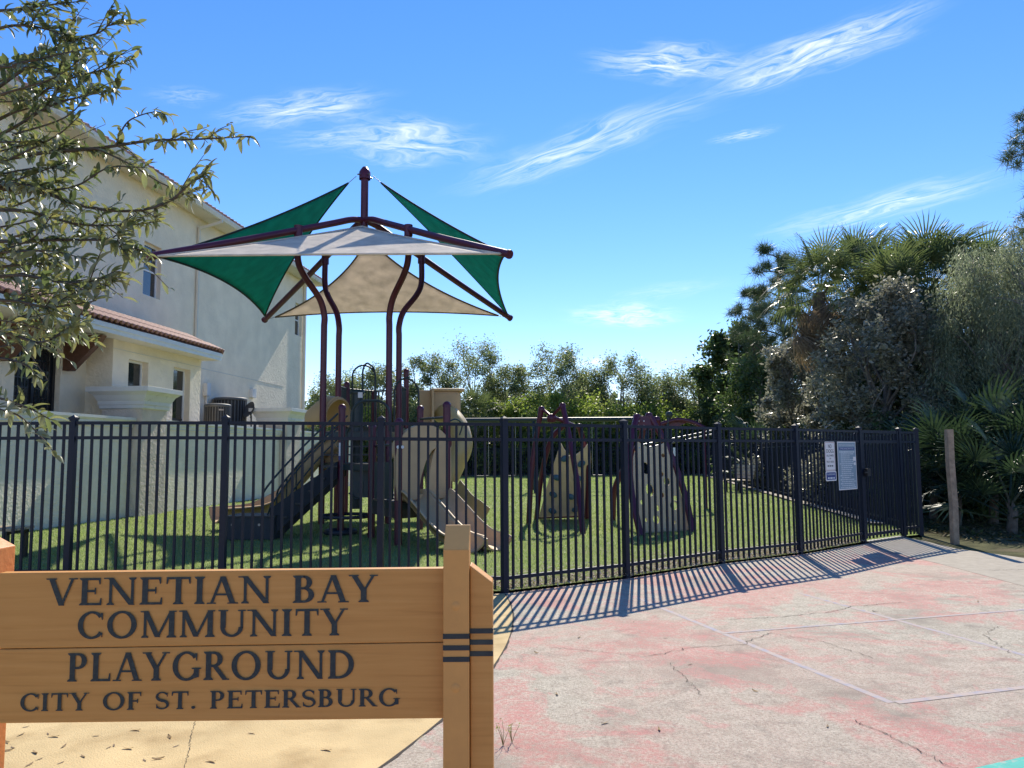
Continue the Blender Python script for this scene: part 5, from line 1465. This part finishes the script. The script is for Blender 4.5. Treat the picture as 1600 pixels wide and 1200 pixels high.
def tree(name, label, cat, grp, xy, H, Rx, seed, leafm, nleaf, lsize, clumps=12, base=.3, crn=.36, tr=.12, bark='bark_grey', openness=1.0, squash=.8, twigs=7, asp=.42, flat_to_ground=False, lean=(0, 0), hang=0):
    rng = np.random.default_rng(seed)
    root = empty(name, (xy[0], xy[1], 0)); tag(root, label, cat, grp)
    B = Vector((xy[0], xy[1], -.05)); mb = MB()
    top = B + Vector((lean[0], lean[1], H * .62))
    tp = limb(mb, B, top, tr, tr * .4, rng, .05, 6, 8)
    cs = []
    for i in range(clumps):
        a = i * 2.399 + rng.uniform(-.4, .4)
        hz = base + (1 - base) * ((i + .5) / clumps) ** (.8)
        prof_ = math.sin(math.pi * min(.97, .22 + .72 * (hz - base) / (1 - base + 1e-6))) ** .7
        r = Rx * prof_ * rng.uniform(.45, .95) * (1 - .25 * crn)
        c = Vector((B.x + lean[0] * hz + math.cos(a) * r, B.y + lean[1] * hz + math.sin(a) * r, H * hz * (1 - .5 * crn * Rx / H)))
        cs.append((c, Rx * crn * rng.uniform(.65, 1.15)))
    if flat_to_ground:
        for i in range(clumps // 2):
            a = rng.uniform(0, 6.28); cs.append((Vector((B.x + math.cos(a) * Rx * .8, B.y + math.sin(a) * Rx * .8, H * .14)), Rx * crn))
    pos, dirs = [], []
    per = int(nleaf / len(cs) / twigs)
    for c, rc_ in cs:
        k = min(len(tp) - 1, max(1, int(len(tp) * min(.98, c.z / H * .95))))
        ip = limb(mb, tp[k - 1 if k > 1 else 1], c, tr * .36, tr * .10, rng, .14, 5, 5)
        for j in range(twigs):
            d = Vector(rng.normal(0, 1, 3)); d.normalize(); d.z *= squash
            e = c + d * rc_ * rng.uniform(.55, 1.05)
            limb(mb, ip[rng.integers(3, 6)], e, tr * .08, tr * .03, rng, .1, 3, 4)
            m = int(per * rng.uniform(.6, 1.4))
            t = rng.uniform(.25, 1.08, m)
            q = np.array(c)[None] + (np.array(e - c))[None] * t[:, None] + rng.normal(0, rc_ * .21 * openness, (m, 3))
            if hang:
                q[:, 2] -= rng.uniform(0, 1, m) ** 1.5 * hang
            pos.append(q); dirs.append(np.tile(np.array((d.x * .6, d.y * .6, -1.2 if hang else .1)), (m, 1)))
    pos = np.concatenate(pos); pos[:, 2] = np.maximum(pos[:, 2], .05)
    mb.build('trunk', M[bark], root)
    v = leaf_cloud(pos, lsize, rng, asp, .15, np.concatenate(dirs) if hang else None)
    me = npmesh('crown', v, np.arange(len(v)).reshape(-1, 4), LM[leafm])
    place('crown', me, (0, 0, 0), (0, 0, 0), root)
    return root
def px_x(px, Y): return P(px, 700, Y).x
def px_h(py, px, Y): return P(px, py, Y).z
# --- far tree line: open crowned trees behind, bright bushes in front
FT = [(525, 590, 55, 3.2, 'slender olive tree far behind the tan tunnel and the house corner'),
      (590, 575, 55, 3.0, 'olive tree far behind, seen between the two pairs of tall maroon posts'),
      (668, 557, 56, 3.2, 'open grey green tree far behind, just right of the tall posts'),
      (738, 538, 57, 4.0, 'tallest open crowned tree in the far row, above the tan spiral hood'),
      (800, 572, 56, 2.6, 'low rounded tree far behind, between the two tallest open crowned trees'),
      (868, 545, 55, 4.2, 'wide open crowned tree far behind, right above the left climber'),
      (968, 560, 56, 3.8, 'open crowned tree in the far row, above the gap between the two climbers'),
      (920, 585, 57, 3.0, 'small sparse tree far behind, in the dip between two open crowns'),
      (1030, 590, 55, 3.0, 'small olive tree far behind, above the arched climber'),
      (1085, 578, 56, 3.6, 'broad dense olive tree at the right end of the far row'),
      (1130, 585, 58, 3.6, 'olive tree far behind, touching the dark green tree on the right')]
for i, (px, py, Y, R, lab) in enumerate(FT):
    opn = i in (2, 3, 5, 6, 7)
    tree('olive_tree', lab, 'tree', 'trees beyond the far fence', (px_x(px, Y), Y), px_h(py, px, Y) + .3, R, 100 + i, 'olive', 14500 if opn else 18000, .175, clumps=22 if opn else 22, base=.17 if opn else .10, crn=.27 if opn else .36, tr=.15, openness=1.5 if opn else 1.3, twigs=9)
FB = [(560, 632, 52.5, 2.8, 'green bush beyond the far fence, behind the tall posts', 'bright'), (640, 628, 53, 3.0, 'green bush beyond the far fence, left of the small fan palm', 'olive'),
      (790, 618, 52, 3.0, 'yellow green bush beyond the far fence, right of the small fan palm', 'bright'), (850, 605, 52.5, 3.4, 'tallest yellow green bush beyond the far fence, behind the left climber', 'bright'),
      (915, 618, 52, 3.0, 'bright green bush beyond the far fence, just right of the left climber', 'bright'), (965, 632, 51.5, 2.6, 'low bright bush beyond the far fence, between the climbers', 'bright'),
      (1020, 628, 52, 2.8, 'green bush beyond the far fence, behind the holed climber', 'bright'), (1062, 640, 51.5, 2.4, 'yellow tinged low bush beyond the far fence, behind the arched climber', 'bright'),
      (1100, 622, 52.5, 2.8, 'olive bush beyond the far fence corner', 'olive'), (720, 640, 53, 2.6, 'dull green bush beyond the far fence, behind the small fan palm', 'olive')]
for i, (px, py, Y, R, lab, lm) in enumerate(FB):
    tree('bush', lab, 'bush', 'bushes beyond the far fence', (px_x(px, Y), Y), px_h(py, px, Y), R, 200 + i, lm, 13000, .20, clumps=14, base=.22, crn=.40, tr=.10, openness=1.1, flat_to_ground=True, asp=.5)
# dense dark thicket low down behind the far fence, and far wood behind
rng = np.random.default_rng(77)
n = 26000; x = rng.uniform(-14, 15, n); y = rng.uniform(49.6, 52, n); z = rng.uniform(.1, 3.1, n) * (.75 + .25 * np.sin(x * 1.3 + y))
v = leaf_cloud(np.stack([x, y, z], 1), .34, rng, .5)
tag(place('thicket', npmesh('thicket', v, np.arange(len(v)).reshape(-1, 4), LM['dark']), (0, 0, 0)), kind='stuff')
n = 42000; x = rng.uniform(-45, 60, n); y = rng.uniform(62, 70, n); z = rng.uniform(0, 1, n) * (6.2 + .7 * np.sin(x * .35) + .5 * np.sin(x * .9 + 2))
v = leaf_cloud(np.stack([x, y, z], 1), .62, rng, .6)
tag(place('distant_wood', npmesh('distant_wood', v, np.arange(len(v)).reshape(-1, 4), LM['olive']), (0, 0, 0)), kind='stuff')

# --- fan palms
def fan_mesh(name, m, R=.75, leaflets=26, droop=.35, spread=150, fold=.25, pet=.7, seed=0, rad=.014):
    """petiole along +x from 0, fan at its end; local z up"""
    rg = np.random.default_rng(seed); vs, fs = [], []
    def q(*p): vs.extend(p); k = len(vs); fs.append((k - 4, k - 3, k - 2, k - 1))
    pw = rad
    q((0, -pw, 0), (0, pw, 0), (pet, pw * .6, .0), (pet, -pw * .6, .0)); q((0, 0, -pw), (0, 0, pw), (pet, 0, pw * .6), (pet, 0, -pw * .6))
    for i in range(leaflets):
        a = R_(-spread + 2 * spread * (i + .5) / leaflets) * rg.uniform(.97, 1.03); L = R * (1 - .28 * (abs(a) / R_(spread)) ** 2) * rg.uniform(.88, 1.08)
        w = R * R_(spread) / leaflets * .62
        dx, dy = math.cos(a), math.sin(a); sx, sy = -dy, dx
        rise = .12 * R * (1 if i % 2 else .7)
        pts = []
        for k, (t, ww) in enumerate(((.02, .12), (.45, 1.0), (.75, .6), (1.0, .05))):
            zz = fold * R * t * abs(dy) * .5 + rise * t - droop * R * t * t * t * (1.0 + .3 * rg.uniform(-1, 1)) - .25 * R * t * t * max(0, dx) * droop
            c = (pet + dx * L * t, dy * L * t, zz)
            pts.append(((c[0] + sx * w * ww / 2, c[1] + sy * w * ww / 2, zz - w * .15), (c[0] - sx * w * ww / 2, c[1] - sy * w * ww / 2, zz + w * .15)))
        for k in range(3): q(pts[k][0], pts[k][1], pts[k + 1][1], pts[k + 1][0])
    return npmesh(name, np.array(vs), np.array(fs), m)
FAN = [fan_mesh('frond', LM['palm'], .82, 30, .25 + .25 * k, 145, .3, .95, k) for k in range(3)]
FAND = [fan_mesh('dead_frond', LM['palmdead'], .72, 20, .9, 110, .2, .8, 9 + k) for k in range(2)]
PALMETTO = [fan_mesh('frond', LM['palmetto'], .55, 22, .12 + .15 * k, 125, .3, .75, 30 + k) for k in range(3)]
def fan_palm(label, xy, H, n, ndead, seed, sc=1.0, tr=.17, lean=(0, 0)):
    rg = random.Random(seed)
    root = empty('fan_palm', (xy[0], xy[1], 0)); tag(root, label, 'palm tree', 'fan palms by the right hand fence')
    top = Vector((xy[0] + lean[0], xy[1] + lean[1], H))
    mb = MB(); pts = [Vector((xy[0], xy[1], -.05)).lerp(top, i / 8) + Vector((rg.uniform(-.04, .04), rg.uniform(-.04, .04), 0)) for i in range(9)]
    mb.tube(pts, [tr * (1.15 if i < 2 else 1) for i in range(9)], 10)
    for k in range(26):
        z = rg.uniform(.45, .98); c = pts[0].lerp(top, z); a = rg.uniform(0, 6.28)
        mb.bar(c + Vector((math.cos(a) * tr * .7, math.sin(a) * tr * .7, 0)), c + Vector((math.cos(a) * tr * 1.9, math.sin(a) * tr * 1.9, .28)), .06, .02)
    mb.build('trunk', M['bark'], root)
    for i in range(n):
        az = i * 2.39996 + rg.uniform(-.3, .3); el = R_(82 - 105 * ((i + .5) / n) ** 1.1 + rg.uniform(-8, 8))
        f = FAN[min(2, int(3 * (i + .5) / n))]
        p = top + Vector((math.cos(az) * .08, math.sin(az) * .08, .25 - .5 * i / n)); s = sc * rg.uniform(.85, 1.15)
        place('frond', f, p, (rg.uniform(-.4, .4), -el, az), root, scale=(s, s, s))
    for i in range(ndead):
        az = i * 2.39996 + rg.uniform(-.4, .4); el = R_(-42 - 42 * rg.random())
        p = top + Vector((math.cos(az) * tr, math.sin(az) * tr, .05 - 1.0 * i / max(1, ndead))); s = sc * rg.uniform(.8, 1.1)
        place('dead_frond', FAND[i % 2], p, (rg.uniform(-.5, .5), -el, az), root, scale=(s, s, s))
    return root
def palm_at(px, pyc, Y): q_ = P(px, pyc, Y); return (q_.x, q_.y), q_.z
for (lab, px, pyc, Y, n, nd_, s, tr) in [
    ('fan palm with a thick skirt of dead brown fronds, leftmost of the tall palms', 1280, 458, 23, 26, 60, .95, .17),
    ('fan palm with upright green crown just right of the brown skirted palm', 1342, 448, 26, 36, 5, 1.1, .17),
    ('tallest fan palm with a full round crown against the sky', 1452, 452, 23, 46, 10, 1.15, .18),
    ('fan palm with yellowish fronds in the dip between the two tall green crowns', 1390, 482, 22, 34, 12, 1.0, .16),
    ('fan palm half hidden behind the weeping tree at the right', 1545, 455, 26, 32, 8, 1.15, .17),
    ('fan palm with drooping fronds just above the grey shrub', 1345, 525, 25, 22, 10, .9, .16)]:
    xy, z = palm_at(px, pyc, Y); fan_palm(lab, xy, z, n, nd_, int(px), s, tr)
xy, z = palm_at(742, 652, 51); fan_palm('small fan palm far beyond the back fence, beside the tan spiral hood', xy, z, 24, 4, 5, 1.15, .18)
xy, z = palm_at(1128, 655, 50.5); fan_palm('small bright fan palm at the corner of the far fence', xy, z, 22, 0, 6, 1.3, .15)
def palmetto(label, xy, H, n, seed, sc=1.0):
    rg = random.Random(seed); root = empty('saw_palmetto', (xy[0], xy[1], 0)); tag(root, label, 'palmetto', 'saw palmettos along the right hand fence')
    MB().tube([(xy[0], xy[1], -.02), (xy[0] + .05, xy[1], H * .3), (xy[0], xy[1] + .03, H * .45)], [.09, .08, .05], 8).build('stem', M['bark'], root)
    for i in range(n):
        az = i * 2.39996 + rg.uniform(-.3, .3); el = R_(78 - 72 * (i + .5) / n + rg.uniform(-8, 8)); z = H * (.45 - .3 * i / n); s = sc * rg.uniform(.8, 1.2)
        place('frond', PALMETTO[i % 3], Vector((xy[0], xy[1], max(.1, z))), (rg.uniform(-.4, .4), -el, az), root, scale=(s, s, s))
for (lab, px, Y, H, n, s) in [
    ('saw palmetto rising over the fence just right of the far corner', 1178, 31, 2.3, 20, 1.5), ('saw palmetto over the side fence, left of the middle grey shrub', 1232, 29, 2.4, 20, 1.5),
    ('saw palmetto over the side fence below the large grey shrub', 1290, 27, 2.4, 20, 1.4), ('saw palmetto above the notices on the fence', 1345, 21, 2.2, 18, 1.2),
    ('saw palmetto above the closed gate', 1410, 19, 2.2, 18, 1.2), ('saw palmetto just behind the end of the fence', 1452, 16.5, 2.2, 20, 1.25),
    ('pale edged saw palmetto right behind the wooden post', 1488, 15.2, 2.1, 22, 1.2), ('large saw palmetto with star shaped fronds right of the wooden post', 1545, 15.4, 2.5, 24, 1.35),
    ('saw palmetto at the right edge of the picture', 1598, 14.6, 2.4, 24, 1.3), ('low saw palmetto drooping over the dark verge', 1572, 13.6, 1.3, 18, 1.1),
    ('tall saw palmetto behind the star shaped one, under the weeping tree', 1520, 18, 3.2, 24, 1.4), ('upper saw palmetto under the weeping tree at the right edge', 1590, 17.5, 3.6, 24, 1.4)]:
    palmetto(lab, (px_x(px, Y), Y), H, n, int(px * 7 + Y), s)
# --- trees and shrubs on the right
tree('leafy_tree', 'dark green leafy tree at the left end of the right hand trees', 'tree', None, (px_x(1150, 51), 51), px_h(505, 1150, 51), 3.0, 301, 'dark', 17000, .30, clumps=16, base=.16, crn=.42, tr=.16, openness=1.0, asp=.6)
tree('silver_shrub', 'smaller grey leaved shrub between the dark green tree and the large grey shrub', 'shrub', 'grey leaved shrubs', (px_x(1235, 29), 29), px_h(525, 1230, 29), 1.75, 302, 'grey', 17000, .16, clumps=16, base=.2, crn=.36, tr=.10, flat_to_ground=True)
tree('silver_shrub', 'largest grey leaved shrub standing below the tall palms', 'shrub', 'grey leaved shrubs', (px_x(1390, 20), 20), px_h(440, 1390, 20), 2.15, 303, 'grey', 42000, .13, clumps=30, base=.08, crn=.34, tr=.12, flat_to_ground=True)
tree('silver_shrub', 'grey leaved shrub above the notices, left of the largest one', 'shrub', 'grey leaved shrubs', (px_x(1310, 23), 23), px_h(540, 1310, 23), 1.35, 304, 'grey', 13000, .13, clumps=14, base=.2, crn=.38, tr=.08, flat_to_ground=True)
tree('weeping_tree', 'fine leaved weeping tree hanging over the palmettos at the right edge', 'tree', None, (px_x(1560, 18.5), 18.5), px_h(375, 1560, 18.5), 2.1, 305, 'weep', 62000, .09, clumps=28, base=.38, crn=.34, tr=.14, asp=.22, hang=1.5, squash=.7)
tree('weeping_tree', 'fine leaved weeping tree half out of the picture behind the right edge', 'tree', None, (px_x(1650, 19.5), 19.5), px_h(330, 1620, 19.5), 1.9, 306, 'weep', 26000, .09, clumps=18, base=.4, crn=.34, tr=.14, asp=.22, hang=1.2, squash=.7)
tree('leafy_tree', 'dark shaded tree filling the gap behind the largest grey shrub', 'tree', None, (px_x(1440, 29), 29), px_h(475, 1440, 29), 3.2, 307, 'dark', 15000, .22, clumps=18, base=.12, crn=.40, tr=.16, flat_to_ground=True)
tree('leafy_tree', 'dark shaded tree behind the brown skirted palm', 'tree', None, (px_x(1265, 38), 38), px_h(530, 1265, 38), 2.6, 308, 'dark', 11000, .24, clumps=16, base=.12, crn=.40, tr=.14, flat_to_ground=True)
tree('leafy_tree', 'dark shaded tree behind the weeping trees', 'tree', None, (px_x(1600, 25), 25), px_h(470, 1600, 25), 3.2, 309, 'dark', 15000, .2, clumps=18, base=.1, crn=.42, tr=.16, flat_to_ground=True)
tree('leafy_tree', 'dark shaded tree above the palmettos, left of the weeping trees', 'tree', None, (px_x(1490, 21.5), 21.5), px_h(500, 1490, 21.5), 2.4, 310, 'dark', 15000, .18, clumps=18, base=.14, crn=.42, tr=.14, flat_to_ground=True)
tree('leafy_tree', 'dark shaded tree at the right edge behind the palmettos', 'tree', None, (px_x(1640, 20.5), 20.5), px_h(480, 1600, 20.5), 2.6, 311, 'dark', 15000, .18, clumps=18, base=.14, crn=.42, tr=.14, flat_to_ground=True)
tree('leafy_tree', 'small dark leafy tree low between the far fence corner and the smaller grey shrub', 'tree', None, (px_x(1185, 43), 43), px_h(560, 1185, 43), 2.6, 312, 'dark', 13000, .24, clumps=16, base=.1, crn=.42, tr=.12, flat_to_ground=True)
tree('silver_shrub', 'low grey green shrub under the tall palms, behind the largest grey shrub', 'shrub', 'grey leaved shrubs', (px_x(1445, 23), 23), px_h(480, 1445, 23), 2.1, 313, 'weep', 20000, .14, clumps=18, base=.14, crn=.38, tr=.1, flat_to_ground=True)
# dark undergrowth behind the side fence
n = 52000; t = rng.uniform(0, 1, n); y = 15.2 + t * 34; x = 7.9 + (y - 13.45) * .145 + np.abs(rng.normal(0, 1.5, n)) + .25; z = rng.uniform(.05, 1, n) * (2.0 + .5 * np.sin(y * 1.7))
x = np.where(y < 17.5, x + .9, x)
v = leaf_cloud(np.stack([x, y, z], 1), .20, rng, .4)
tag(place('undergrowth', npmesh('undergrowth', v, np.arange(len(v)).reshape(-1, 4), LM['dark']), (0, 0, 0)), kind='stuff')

# --- pines: tufts of long needles on bare branches
def pine(label, xy, H, seed, nbr, blen, z0=.45, tuft=.30, nn=70, extra=(), tr=.13):
    rng = np.random.default_rng(seed); root = empty('pine_tree', (xy[0], xy[1], 0)); tag(root, label, 'pine tree', None)
    mb = MB(); B = Vector((xy[0], xy[1], -.05)); top = B + Vector((rng.uniform(-.3, .3), 0, H))
    tp = limb(mb, B, top, tr, tr * .2, rng, .015, 10, 8)
    ends = []
    for i in range(nbr):
        t = z0 + (1 - z0) * (i + .5) / nbr; c = B.lerp(top, t); a = i * 2.4 + rng.uniform(-.4, .4); L = blen * (1.15 - .75 * (t - z0) / (1 - z0)) * rng.uniform(.7, 1.15)
        e = c + Vector((math.cos(a) * L, math.sin(a) * L, L * rng.uniform(.05, .45)))
        bp_ = limb(mb, c, e, tr * .28, tr * .08, rng, .08, 5, 5)
        ends.append(e)
        for k in range(5):
            q_ = bp_[rng.integers(2, 6)]; f = q_ + Vector((rng.normal(0, .32) * L * .6, rng.normal(0, .32) * L * .6, rng.uniform(-.02, .28) * L)); limb(mb, q_, f, tr * .08, tr * .04, rng, .05, 3, 4); ends.append(f)
    ends.append(top)
    for e in extra:
        e = [Vector(q) for q in e]; bp_ = limb(mb, e[0], e[1], .05, .02, rng, .04, 6, 6)
        for f in e[2:]: 
            limb(mb, bp_[rng.integers(4, 7)], f, .016, .008, rng, .04, 3, 4); ends.append(f)
    mb.build('trunk', M['bark'], root)
    V, F = [], []
    for e in ends:
        m = nn; d = rng.normal(0, 1, (m, 3)); d[:, 2] += .5; d /= np.linalg.norm(d, axis=1)[:, None]
        s = np.cross(d, rng.normal(0, 1, (m, 3))); s /= np.linalg.norm(s, axis=1)[:, None]
        st_ = np.array(e)[None] + rng.normal(0, .05, (m, 3)) * tuft / .3; L = tuft * rng.uniform(.7, 1.15, (m, 1)); w = tuft * .022
        tipz = st_ + d * L; tipz[:, 2] -= L[:, 0] * .12
        V.append(np.stack([st_ - s * w, st_ + s * w, tipz], 1).reshape(-1, 3))
    V = np.concatenate(V); place('crown', npmesh('crown', V, np.arange(len(V)).reshape(-1, 3), LM['pine']), (0, 0, 0), (0, 0, 0), root)
pine('slash pine with tufted crown rising left of the brown skirted palm', (px_x(1225, 44), 44), px_h(398, 1225, 44), 401, 26, 2.4, .42, .62, 85, tr=.2)
pine('second slash pine, shorter and behind the dark green tree', (px_x(1190, 47), 47), px_h(455, 1190, 47), 402, 18, 2.0, .45, .62, 75, tr=.17)
Yp = 16.0
pine('pine at the right edge with a tufted branch reaching into the sky', (px_x(1720, Yp), Yp), 9.2, 403, 14, .9, .6, .30, 110,
     extra=[[P(1720, 330, Yp), P(1606, 215, Yp), P(1592, 185, Yp), P(1598, 205, Yp + .2), P(1585, 222, Yp), P(1580, 240, Yp - .2), P(1590, 258, Yp), P(1605, 180, Yp), P(1610, 240, Yp), P(1600, 228, Yp + .1), P(1575, 250, Yp)],
            [P(1720, 430, Yp), P(1618, 350, Yp), P(1602, 340, Yp), P(1606, 362, Yp)]], tr=.14)

# --- foreground live oak at the left
ok = empty('oak_tree', (-4.6, 4.4, 0)); tag(ok, 'oak branches with narrow glossy leaves reaching in at the upper left', 'tree')
rk = random.Random(21); rngk = np.random.default_rng(21)
mb = MB(); Bk = Vector((-4.6, 4.4, -.05))
tk = limb(mb, Bk, Vector((-4.2, 4.2, 3.6)), .13, .07, rngk, .04, 8, 10)
tk2 = limb(mb, tk[-1], Vector((-3.9, 4.0, 5.6)), .07, .03, rngk, .05, 6, 8)
mb.build('trunk', M['bark'], ok)
tw = MB(); leaves = []
def branch(px, Y0, Y1, r0, r1, dens, llen=.048, tip_only=.0):
    """a twig through pixel way points; leaves alternate along it"""
    n = len(px); pts = bez([P(x, y, Y0 + (Y1 - Y0) * i / (n - 1)) for i, (x, y) in enumerate(px)], 7)
    tw.tube(pts, [r0 + (r1 - r0) * i / (len(pts) - 1) for i in range(len(pts))], 5, caps=False)
    L = sum((b - a).length for a, b in zip(pts[:-1], pts[1:])); m = max(3, int(L * dens * 1.45)); llen = llen * 1.1; 
    for k in range(m):
        t = tip_only + (1 - tip_only) * (k + rk.random()) / m; f = t * (len(pts) - 1); i = min(len(pts) - 2, int(f)); p = pts[i].lerp(pts[i + 1], f - i)
        leaves.append((p, (pts[i + 1] - pts[i]).normalized(), llen * rk.uniform(.6, 1.25)))
    p = pts[-1]; leaves.append((p, (pts[-1] - pts[-2]).normalized(), llen * rk.uniform(.8, 1.2)))
    return pts
main = [  # main branches, way points in the photo's pixels
 ([(-60, 262), (60, 240), (150, 232), (235, 220), (300, 218), (392, 213)], 3.3, 3.0, .011, .0025, 70),
 ([(-60, 180), (20, 120), (70, 88), (120, 62), (160, 48), (184, 18)], 3.3, 3.2, .009, .002, 60),
 ([(-60, 215), (30, 170), (90, 130), (150, 112), (208, 92)], 3.4, 3.3, .009, .002, 80),
 ([(-60, 240), (20, 200), (80, 165), (140, 148), (186, 138)], 3.2, 3.1, .009, .002, 75),
 ([(-50, 60), (20, 40), (80, 48), (120, 70)], 3.3, 3.2, .008, .002, 80),
 ([(-50, 20), (20, 15), (60, 10), (125, 2)], 3.4, 3.3, .008, .002, 80),
 ([(-60, 290), (60, 300), (130, 322), (200, 330), (258, 318), (300, 285), (322, 275)], 3.1, 2.9, .010, .002, 42),
 ([(-60, 380), (40, 376), (110, 375), (170, 376), (205, 386), (222, 392)], 3.0, 2.9, .009, .002, 75),
 ([(-60, 330), (40, 330), (120, 350), (195, 352), (246, 346)], 3.1, 3.0, .009, .002, 80),
 ([(-50, 440), (30, 430), (90, 440), (140, 440), (178, 425)], 2.9, 2.8, .008, .002, 80),
 ([(-50, 470), (20, 470), (80, 480), (150, 470)], 2.9, 2.8, .008, .002, 70),
 ([(-50, 520), (10, 520), (60, 535), (100, 520), (125, 510)], 2.8, 2.7, .008, .002, 80),
 ([(-50, 560), (0, 560), (40, 570), (60, 590)], 2.8, 2.7, .007, .002, 70),
 ([(-50, 630), (0, 640), (30, 650), (62, 680), (88, 712)], 2.6, 2.5, .005, .0012, 46),
 ([(-50, 610), (10, 625), (50, 640), (78, 655)], 2.6, 2.5, .005, .002, 55),
 ([(150, 232), (200, 255), (250, 285), (285, 300), (302, 312)], 3.1, 3.0, .004, .0015, 55),
 ([(180, 228), (200, 190), (240, 175), (262, 180)], 3.15, 3.1, .004, .0015, 60),
 ([(90, 130), (105, 60), (115, 22), (100, 0)], 3.35, 3.3, .005, .002, 60),
 ([(60, 300), (120, 290), (170, 262), (230, 262)], 3.05, 3.0, .005, .002, 70)]
mp_ = []
for a in main: mp_.append(branch(*a))
for x0, y0, x1, y1 in [(rk.uniform(-20, 60), rk.uniform(90, 560), 0, 0) for _ in range(46)]:
    Y = rk.uniform(2.9, 3.5); ln = rk.uniform(50, 110); an = rk.uniform(-.7, .5)
    branch([(x0 - 40, y0 + 6), (x0 + ln * .4, y0 + math.sin(an) * ln * .4 + rk.uniform(-8, 8)), (x0 + ln * math.cos(an), y0 + ln * math.sin(an))], Y, Y - .1, .005, .0015, 72)
for pts in mp_[:12]:
    for k in range(7):
        i = rk.randrange(8, len(pts) - 4); p = pts[i]; d = (pts[i + 1] - pts[i]).normalized()
        q_ = p + (d * rk.uniform(.5, 1) + Vector((rk.uniform(-.3, .3), rk.uniform(-.5, .5), rk.uniform(-.8, .8)))) * rk.uniform(.10, .26)
        tw.tube([p, p.lerp(q_, .5) + Vector((0, 0, .01)), q_], [.003, .002, .0012], 4, caps=False)
        m = rk.randrange(6, 12)
        for j in range(m): leaves.append((p.lerp(q_, (j + 1) / m), (q_ - p).normalized(), .056 * rk.uniform(.5, 1.3)))
tw.tube([tk[-2], (mp_[0][0] + tk[-2]) / 2, mp_[0][0]], [.05, .03, .011], 7); tw.tube([tk[-3], mp_[7][0]], [.03, .009], 6); tw.tube([tk[-4], mp_[12][0]], [.03, .008], 6); tw.tube([tk2[3], mp_[1][0]], [.03, .009], 6); tw.tube([tk2[5], mp_[5][0]], [.025, .008], 6)
tw.build('branch', M['twig'], ok)
OAKL = leaf_mat('oak_leaf', [(.065, .09, .04), (.105, .14, .055), (.155, .185, .075), (.24, .235, .09), (.085, .11, .05)], .42, .36, .45, under=(.27, .29, .20))
def oak_leaf(k):
    vs, fs = [], []; n = 6; W = (.29, .35, .26, .38)[k]; curl = (.35, .7, .15, .5)[k]; cup = (.5, .3, .7, .45)[k]
    for i in range(n + 1):
        t = i / n; w = W * .5 * (math.sin(math.pi * (t * .96 + .02)) ** .75); z = -curl * (t - .1) ** 2; 
        vs += [(t, -w, z + cup * w), (t, 0, z), (t, w, z + cup * w)]
    for i in range(n):
        for j in (0, 1): fs.append((3 * i + j, 3 * i + 3 + j, 3 * i + 4 + j, 3 * i + 1 + j))
    return vs, fs
OV = [oak_leaf(k) for k in range(4)]
OM = [npmesh('leaf', np.array(v), np.array(f), OAKL, True) for v, f in OV]
mats = []
for (p, d, L) in leaves:
    dd = d * rk.uniform(.2, .9) + Vector((rk.gauss(0, .5), rk.gauss(0, .5), rk.gauss(.05, .55))); dd.normalize()
    s = dd.cross(Vector((rk.gauss(0, .5), rk.gauss(0, .5), 1))).normalized(); u = s.cross(dd)
    if u.z < 0 and rk.random() < .75: s, u = -s, -u
    mm = Matrix(((dd.x * L, s.x * L, -(-u.x) * L, p.x), (dd.y * L, s.y * L, u.y * L, p.y), (dd.z * L, s.z * L, u.z * L, p.z), (0, 0, 0, 1)))
    mats.append((mm, rk.randrange(4), L, p))
def vis(m_):
    p = m_[3]; rel = p - Vector((0, 0, EYE)); u = rel.x / rel.y
    return (u > -.68) * 10 + m_[2] / rel.length * 20 + (u + .7)
mats.sort(key=vis, reverse=True)
for mm, k, L, p in mats[:300]:
    o = bpy.data.objects.new('leaf', OM[k]); link(o, ok); o.matrix_basis = mm
V, F = [], []
for mm, k, L, p in mats[300:]:
    b = len(V); V += [tuple(mm @ Vector(v)) for v in OV[k][0]]; F += [tuple(i + b for i in f) for f in OV[k][1]]
o = place('leaves', npmesh('leaves', np.array(V), np.array(F), OAKL, True), (0, 0, 0), (0, 0, 0), ok); o['kind'] = 'stuff'

# --- small weeds by the sign post
for i, (px, py, h) in enumerate([(786, 1165, .12), (800, 1160, .09)]):
    b = G(px, py); root = empty('weed', b)
    tag(root, ('taller yellow tipped weed sprouting from the court beside the sign post', 'smaller dry weed stalk right of the taller weed by the sign post')[i], 'weed')
    mb = MB(); rg = random.Random(i + 60); tipsw = []
    for k in range(5):
        e = b + Vector((rg.uniform(-.05, .05), rg.uniform(-.04, .04), h * rg.uniform(.6, 1.1))); mb.tube([b, b.lerp(e, .5) + Vector((rg.uniform(-.01, .01), 0, 0)), e], [.0015, .0012, .0008], 4); tipsw.append(e)
    mb.build('stem', M['weedstem'], root)
    v = leaf_cloud(np.array([tuple(t_ + Vector((rg.uniform(-.012, .012), rg.uniform(-.012, .012), rg.uniform(-.02, .01)))) for t_ in tipsw for _ in range(4)]), .011, np.random.default_rng(i), .5)
    place('seed_heads', npmesh('seed_heads', v, np.arange(len(v)).reshape(-1, 4), LM['bright']), (0, 0, 0), (0, 0, 0), root)
